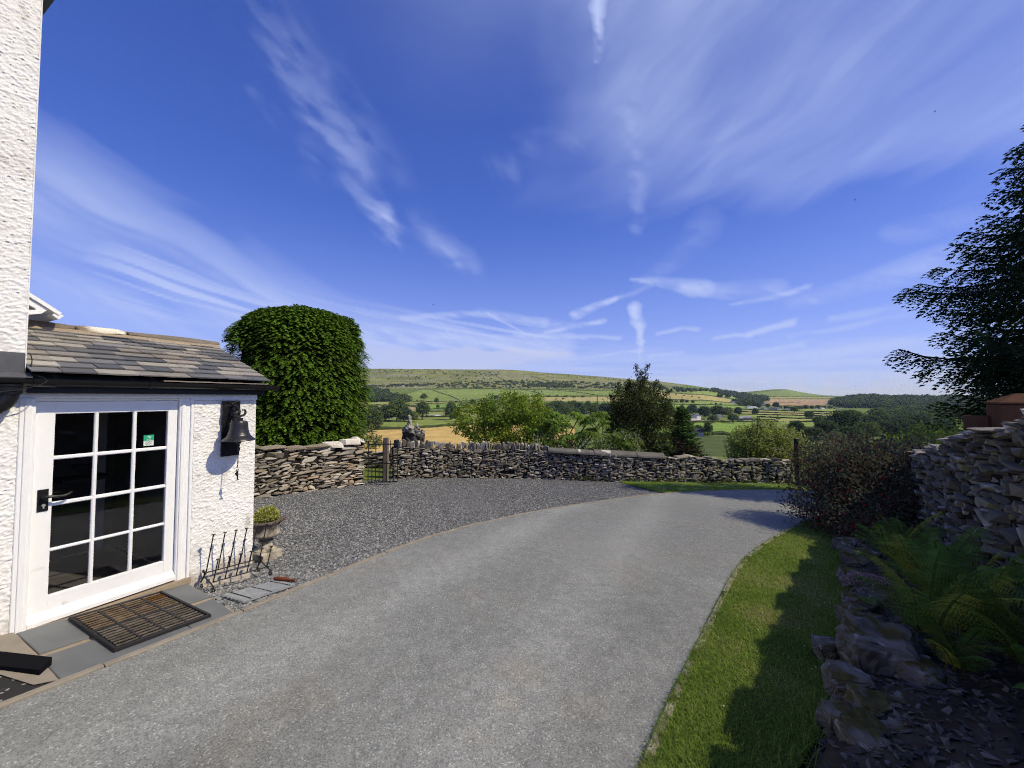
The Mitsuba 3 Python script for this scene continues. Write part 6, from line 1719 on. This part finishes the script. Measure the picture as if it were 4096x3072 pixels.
def wood(name, polys, n, hpx_m, label, kinds, wf=1.2, seed=1, cat_='wood'):
    """A far wood: one mass of many trees."""
    r_ = np.random.default_rng(seed)
    k_ = 0
    for poly_px, share in polys:
        wp = Polygon([survey(*q)[:2] for q in poly_px]).buffer(0)
        pts_ = in_poly(wp, int(n * share), r_)
        for x, y in pts_:
            k_ += 1
            inst(f'{name}__{k_:03d}', 'wood_' + kinds[r_.integers(len(kinds))], (x, y, float(land_z(x, y)) - .5), hpx_m * r_.uniform(.75, 1.2), wf * r_.uniform(.85, 1.2), r_.uniform(0, 360))
    labels[name] = {'label': label, 'category': cat_, 'kind': 'stuff'}


wood('hillside_wood', [([(340, 402.5), (340, 393.5), (372, 391), (386, 393), (394, 397), (409, 400.5), (410, 402.5)], 1)], 230, 15, 'dark dense wood on the slope right of the clipped conifer', ['dark', 'round', 'dark'], 1.25, 2)
wood('ridge_wood', [([(836, 407.5), (829, 404), (832, 401.5), (850, 400.0), (880, 399.4), (960, 400), (1000, 401), (1000, 408.5), (860, 408.8)], .75), ([(832, 402.5), (850, 398.8), (880, 398.2), (980, 399.4), (980, 400.5), (850, 401)], .25)], 620, 17, 'long dark wooded ridge behind the stripy fields on the right', ['dark', 'round', 'oak', 'dark'], 1.25, 3)
wood('lower_wood', [([(870, 416), (880, 411), (930, 409.5), (1000, 411), (1000, 424), (900, 424)], 1)], 160, 14, 'darker wood in the valley bottom below the wooded ridge', ['dark', 'round', 'oak'], 1.3, 4)
wood('hilltop_wood', [([(700, 390.8), (716, 389.5), (735, 393), (760, 397), (768, 397.4), (762, 403), (745, 402), (733, 397), (715, 392.8)], .7), ([(655, 389), (672, 388.5), (690, 390), (702, 391), (690, 392.8), (664, 391.5)], .12), ([(645, 384.2), (652, 384), (662, 386.5), (656, 387.5)], .05), ([(735, 402), (745, 403), (760, 404), (752, 406), (738, 405)], .13)], 330, 13, 'dark wood running down the right end of the hill towards the village', ['dark', 'round', 'dark'], 1.2, 5)
wood('hedge_wood', [([(462, 408), (478, 403), (500, 400.6), (512, 398.8), (530, 400), (528, 404), (500, 408)], 1)], 70, 6, 'line of dark hedge trees above the golden maple', ['dark', 'round', 'bush'], 1.3, 6)
wood('hill_scrub', [([(430, 388.4), (560, 388.6), (625, 390), (650, 390.5), (640, 384.5), (600, 383), (560, 381.5), (520, 380.8), (470, 381), (440, 384)], .60), ([(520, 387.4), (575, 387.6), (570, 383.4), (540, 383)], .20), ([(368, 387.5), (420, 387), (440, 384), (400, 384.5), (368, 386)], .14), ([(368, 381), (500, 379), (500, 372.5), (368, 372)], .06)], 800, 6.5, 'dark gorse and hawthorn scrub scattered over the rough limestone hillside', ['bush', 'bush', 'round'], 1.3, 7, 'scrub')
wood('ridge_scrub', [([(368, 369.8), (420, 369.6), (460, 371.6), (520, 374.3), (600, 378.2), (640, 381), (640, 381.8), (600, 379.2), (460, 372.8), (368, 371)], 1)], 60, 5, 'tiny dark bushes on the skyline of the hill', ['bush'], 1.2, 8, 'scrub')


# ---- hedges and field walls
def hedge(pts_px, h, w, colr, name='hedge', label='dark clipped hedge line dividing the valley fields', group='hedges dividing the valley fields', cat_='hedge', seed=0):
    r_ = np.random.default_rng(int(pts_px[0][0] * 10 + pts_px[0][1]) + seed)
    W_ = np.array([survey(*p) for p in pts_px])
    P = []
    for a_, b_ in zip(W_[:-1], W_[1:]):
        m_ = max(2, int(np.linalg.norm(b_ - a_) / 5))
        P += [a_ + (b_ - a_) * t for t in np.linspace(0, 1, m_, endpoint=False)]
    P = np.array(P + [W_[-1]])
    n = len(P)
    tg = unit(np.gradient(P[:, :2], axis=0) + 1e-9)
    nn = np.c_[-tg[:, 1], tg[:, 0]]
    hh = h * r_.uniform(.65, 1.35, n); ww = w * r_.uniform(.75, 1.25, n)
    z = land_z(P[:, 0], P[:, 1])
    rows = []
    for off, k_ in ((-.5, -.2), (-.48, .55), (-.2, 1), (.2, .97), (.48, .5), (.5, -.2)):
        q = P[:, :2] + nn * (off * ww)[:, None]
        rows.append(np.c_[q, z + k_ * hh])
    v = np.stack(rows, 1)
    k6 = len(rows)
    i_ = np.arange(n * k6).reshape(n, k6)
    a_, b_, c_, d_ = i_[:-1, :-1].ravel(), i_[:-1, 1:].ravel(), i_[1:, 1:].ravel(), i_[1:, :-1].ravel()
    f = np.vstack([np.c_[a_, b_, c_], np.c_[a_, c_, d_]])
    v = v.reshape(-1, 3) + r_.normal(0, .12 * h, (n * k6, 3))
    cc = np.array(colr) * r_.uniform(.6, 1.35, (n * k6, 1))
    obj(name, (v, f), M_vc, color=cc, label=label, cat=cat_, group=group)


HC = (.055, .075, .028)
hn = 0
HL = ['long dark hedge along the top edge of the tan hay field', 'short hedge below the foot of the hillside wood', 'hedge under the lone field tree', 'hedge at the lower edge of the small bright field left of the maple', 'short slanting hedge beside the brown strip', 'hedge behind the white roofed shed', 'hedge just below the white roofed shed', 'hedge behind the oak clump', 'winding hedge rising behind the golden maple', 'straight hedge across the foot of the rough hill slope', 'short hedge at the corner of the green slope',
      'dark hedge along the top edge of the bright green field', 'thick dark hedge along the bottom edge of the bright green field', 'hedge at the left bottom of the bright green field', 'hedge below the grey barns', 'uppermost hedge of the stripy fields below the village', 'second hedge of the stripy fields', 'third hedge of the stripy fields', 'fourth hedge of the stripy fields', 'lowest hedge of the stripy fields', 'short hedge at the right under the wooded ridge',
      'hedge running down towards the village from the hawthorn', 'hedge across the upper slope right of the hawthorn', 'highest hedge on the slope below the hilltop wood', 'hedge behind the farm shelter belt', 'hedge along the top of the brown field', 'hedge under the green knoll', 'thin hedge line across the brown field', 'hedge along the bottom of the brown field', 'hedge in front of the white farmhouse', 'hedge in the dark paddock behind the flowering shrub', 'hedge in the dark paddock behind the young spruce']
for pts_, h in (([(345, 431), (375, 430), (400, 429.3), (430, 427.6), (462, 425), (520, 424.2)], 2.6), ([(345, 405.7), (375, 405.2), (400, 405.7), (418, 406.3)], 2), ([(392, 404.6), (420, 404.2), (440, 403.6), (458, 403.0)], 1.8), ([(420, 410.6), (440, 408.8), (462, 408.4)], 2.2), ([(398, 405.8), (412, 406.6), (418, 407.6), (421, 410.4)], 1.6), ([(425, 412), (460, 411.6)], 2), ([(420, 417.4), (448, 417.2), (470, 417)], 2.6), ([(345, 412), (385, 411.6)], 2.4),
                ([(462, 403.4), (480, 402.4), (500, 399.8), (515, 398.4), (527, 400.2), (545, 402.5)], 2.4), ([(500, 397.6), (545, 396.8), (600, 396.6), (640, 397)], 2.0), ([(450, 401.2), (458, 402.2), (468, 403)], 1.6),
                ([(640, 422.6), (700, 422.5), (740, 422.2), (778, 421.9)], 2.2), ([(712, 435.2), (749, 434.8), (790, 434.6)], 3.0), ([(640, 436.5), (690, 436), (712, 435.4)], 3), ([(739, 419.8), (775, 420.1)], 1.8), ([(742, 409.4), (786, 410.9), (836, 412.5)], 2), ([(738, 411.8), (800, 413.6), (836, 414.6)], 2), ([(738, 414.2), (800, 415.8), (836, 416.8)], 2), ([(757, 417.2), (800, 418.9), (836, 419.2)], 2), ([(790, 422.1), (836, 422.1)], 1.8), ([(800, 408.8), (836, 408.2)], 2),
                ([(652, 404), (700, 405.2), (738, 405.6), (752, 407)], 2.2), ([(652, 398.2), (690, 400.6), (735, 403.4)], 1.8), ([(652, 391), (690, 394.7), (735, 399.6)], 2.2), ([(652, 409.2), (700, 409.1), (740, 409)], 1.8), ([(766, 398.8), (800, 398.6), (832, 398.9)], 2.2), ([(770, 396.6), (800, 396.6), (832, 397)], 2.2), ([(766, 402.4), (800, 402.8)], 1.2), ([(760, 405.8), (790, 406.2), (822, 406.2)], 2), ([(640, 419.4), (705, 419.6)], 1.6),
                ):
    hedge(pts_, h, h * 1.1, HC, label=HL[hn], group=None)
    hn += 1
for pts_ in ([(398, 396.2), (420, 389.7), (470, 388.8), (530, 389.8), (600, 390.8), (640, 391.6)], [(483, 373.4), (496, 376), (508, 381.5), (516, 386), (522, 389.5)], [(522, 389.6), (538, 393), (548, 396.4)], [(433, 390.5), (445, 394.5), (452, 396.5), (459, 400.2)], [(548, 390.2), (575, 392), (595, 395)], [(620, 390.6), (638, 393.4), (652, 394.6)], [(396, 402.2), (440, 402), (470, 400.8), (500, 397.6)], [(530, 376), (545, 380), (555, 384)]):
    hedge(pts_, 1.7, 1.0, (.075, .075, .06), 'field_wall', 'thin grey dry stone wall crossing the far green slopes', 'dry stone walls on the far slopes', 'wall')


# ---- buildings far off
def house(px0, px1, py, hpx, ridge_px, label, wall_c, roof_c, name='farmhouse', depth=.6, wins=0, rot=0.0, chimney=False, side=True, hip=0):
    a_, b_ = survey(px0, py), survey(px1, py)
    k_ = a_[1] / FOC
    w, h, rg = (px1 - px0) * k_, hpx * k_, ridge_px * k_
    dpt = w * depth
    c_ = (a_ + b_) / 2
    th = thing(name, label, 'house' if 'house' in name or 'cottage' in name else 'barn')
    R = trimesh.transformations.rotation_matrix(rot, (0, 0, 1)); R[:3, 3] = [c_[0], c_[1], min(a_[2], b_[2]) - .3]
    mk = lambda m_: (m_.apply_transform(R), m_)[1]
    wm = 'mat_wall_%d_%d_%d' % tuple(int(100 * x) for x in wall_c)
    scene[wm] = two({'type': 'diffuse', 'reflectance': rgb(*wall_c)})
    rm = 'mat_roof_%d_%d_%d' % tuple(int(100 * x) for x in roof_c)
    scene[rm] = two({'type': 'diffuse', 'reflectance': rgb(*roof_c)})
    obj('wall', mk(hull([V(x, y, z) for x in (-w / 2, w / 2) for y, z in ((0, 0), (dpt, 0), (0, h), (dpt, h), (dpt / 2, h + rg * .96))])), wm, th)
    rp_ = [V(x, y, z) for x in (-w / 2 - .25, w / 2 + .25) for y, z in ((-.3, h - .05), (dpt / 2, h + rg), (-.3, h + .15), (dpt / 2, h + rg + .2))]
    rp2 = [V(x, y, z) for x in (-w / 2 - .25, w / 2 + .25) for y, z in ((dpt + .3, h - .05), (dpt / 2, h + rg), (dpt + .3, h + .15), (dpt / 2, h + rg + .2))]
    rk_ = obj('roof', mk(cat([hull(rp_), hull(rp2)])), rm, th)
    if chimney:
        obj('chimney', mk(box(w / 2 - 1.4, w / 2 - .4, dpt / 2 - .5, dpt / 2 + .5, h + rg - .3, h + rg + 1.2)), wm, rk_)
    for i_ in range(wins):
        x_ = -w / 2 + w * (i_ + .5) / wins
        for zz in ((.25, .72) if h > 4.2 else (.4,)):
            obj('window', mk(box(x_ - .5, x_ + .5, -.06, .1, h * zz, h * zz + 1.1)), 'mat_dark_interior', th)
    return th


WH, SL = (.75, .75, .73), (.12, .125, .14)
house(696.5, 701.5, 420.0, 4.2, 1.8, 'white rendered farmhouse tall gable beside the dark trees in the valley', WH, SL, 'farmhouse', 1.3, 2, .35, True)
house(690.5, 697, 420.2, 2.4, 1.2, 'white farmhouse wing adjoining the tall white gable', WH, SL, 'farmhouse', .7, 3, .2)
house(684, 689.5, 419.6, 2.6, 1.6, 'white farm cottage at the left of the farmhouse group', WH, SL, 'farm_cottage', 1.0, 2, -.25)
house(688, 694, 418.6, 2.4, 1.2, 'grey roofed farm range behind the white houses', (.16, .14, .12), SL, 'farm_range', .8, 0, .1)
house(717.5, 723, 418.4, 2.4, 1.8, 'grey roofed house half hidden in the farm trees', (.35, .34, .32), SL, 'village_house', .8, 2, .2)
house(735, 742.5, 420.6, 2.4, 1.6, 'long low grey barn with pale roof in the valley', (.10, .095, .09), (.36, .36, .37), 'barn', .9, 0, -.35)
house(742, 750.5, 420.2, 2.6, 1.4, 'second grey barn with pale end wall', (.26, .25, .24), (.30, .30, .31), 'barn', .8, 0, -.5)
house(690, 703, 436.4, 4.4, 3.4, 'near dark roofed shed with pale lower wall at the edge of the bright field', (.36, .37, .38), (.07, .07, .075), 'field_shed', .8, 0, -.25)
house(428.2, 440.6, 417.0, 1.2, .9, 'long low white roofed shed behind the hedge left of the maple', (.5, .5, .5), (.62, .66, .70), 'white_shed', .25, 0, 0)
house(388, 393.5, 418.2, .9, .7, 'small pale roof under the oak clump', (.4, .4, .4), (.55, .57, .6), 'white_shed', .4, 0, 0)
for i_, (a, b, py, h, rg, lab) in enumerate(((748, 758, 408.6, 1.2, .9, 'long white roofed farm building at the left of the village'), (763, 769, 409.3, 1.0, 1.0, 'grey village roof under the dark trees'), (769.5, 774, 409.4, 1.2, 1.1, 'stone village house with grey roof'), (776.5, 782.5, 409.8, 1.3, 1.1, 'pale village house in the middle of the row'), (786, 790, 410, 1.1, .8, 'small white village cottage at the right of the row'), (795, 799, 410, 1.0, .8, 'low village roof right of the white cottage'), (731, 735, 403.4, 1.4, 1.0, 'white house among the hill trees above the village'), (737, 739.6, 402.4, 1.8, .8, 'tall pale house among the hill trees'), (756, 760, 404.6, 1.1, 1.0, 'white house at the foot of the hill wood'), (763, 767, 405.2, 1.0, 1.0, 'pale bungalow beside the round tree'), (744, 748, 404.9, 1.0, .9, 'grey roofed cottage below the hill wood'), (821, 825.5, 409.2, 1.3, 1.0, 'white gabled house under the wooded ridge'), (815, 818, 409.2, .9, .7, 'small pale house left of the white gabled house'), (835, 839, 409, .8, .6, 'low pale building at the foot of the wooded ridge'))):
    house(a, b, py, h, rg, lab, WH if 'white' in lab else (.42, .40, .37), SL if 'white roofed' not in lab else (.5, .5, .5), 'village_house', .6, 0, rng.uniform(-.5, .5))

# ---- three birds
def bird(px, py, Yd, span, roll, lab):
    a_ = (px - 512) / FOC; b_ = (384 - py) / FOC
    yy = math.cos(PITCH) - b_ * math.sin(PITCH); zz = math.sin(PITCH) + b_ * math.cos(PITCH)
    c_ = V(a_ / yy * Yd, Yd, EYE + zz / yy * Yd)
    th = thing('bird', lab, 'bird')
    R = trimesh.transformations.euler_matrix(roll, .3, roll * 2)
    R[:3, 3] = c_
    bd = trimesh.creation.icosphere(2, 1.0); bd.vertices *= V(.20, .055, .055) * span; bd.apply_transform(R)
    obj('body', bd, M_rubber, th)
    for s_ in (-1, 1):
        w_ = hull([V(.06, 0, .01), V(-.08, 0, .0), V(.08, .22 * s_, .09), V(-.03, .25 * s_, .09), V(-.02, .5 * s_, .05), V(.0, 0, -.012), V(.03, .24 * s_, .078)])
        w_.vertices *= span; w_.apply_transform(R)
        obj('wing', w_, M_rubber, th)
    tl = hull([V(-.15, .02, 0), V(-.15, -.02, 0), V(-.30, .06, .0), V(-.30, -.06, 0), V(-.2, 0, .012)]); tl.vertices *= span; tl.apply_transform(R)
    obj('tail', tl, M_rubber, th)


bird(433.3, 304.8, 60, .62, .5, 'small black bird flying low over the hill skyline')
bird(855, 199.5, 60, .42, 1.1, 'tiny black bird in the blue right of centre')
bird(935, 111.3, 70, .60, -.4, 'highest bird, gliding above the tall spruce')

rng = np.random.default_rng(140)
rp = thing('border_plants', 'yellow green border plants round the foot of the limestone rock', 'plants')
bush(rp, [((-3.3, 13.15, -.1), (.5, .2, .28)), ((-2.75, 13.2, -.15), (.25, .2, .25)), ((-3.75, 13.2, -.25), (.3, .2, .2)), ((-2.2, 13.3, -.3), (.3, .2, .15)), ((-1.7, 13.4, -.3), (.25, .2, .2))], 120, 14, .07, .045, [(.22, .22, .04), (.14, .17, .035), (.26, .20, .05)], 141, spread=.07)

# ---------------------------------------------------------------- thin summer haze in the valley air
scene['valley_air'] = {'type': 'homogeneous', 'albedo': rgb(.95, .96, .97), 'sigma_t': rgb(3.4e-5, 4.1e-5, 5.4e-5)}
scene['haze'] = {'type': 'cube', 'to_world': T().translate([0, 5790, 110]).scale([31000, 5830, 150]), 'bsdf': {'type': 'null'}, 'interior': {'type': 'ref', 'id': 'valley_air'}}
scene['camera']['medium'] = {'type': 'ref', 'id': 'valley_air'}
labels['haze'] = {'label': 'thin blue summer haze over the far valley', 'category': 'haze', 'kind': 'stuff'}
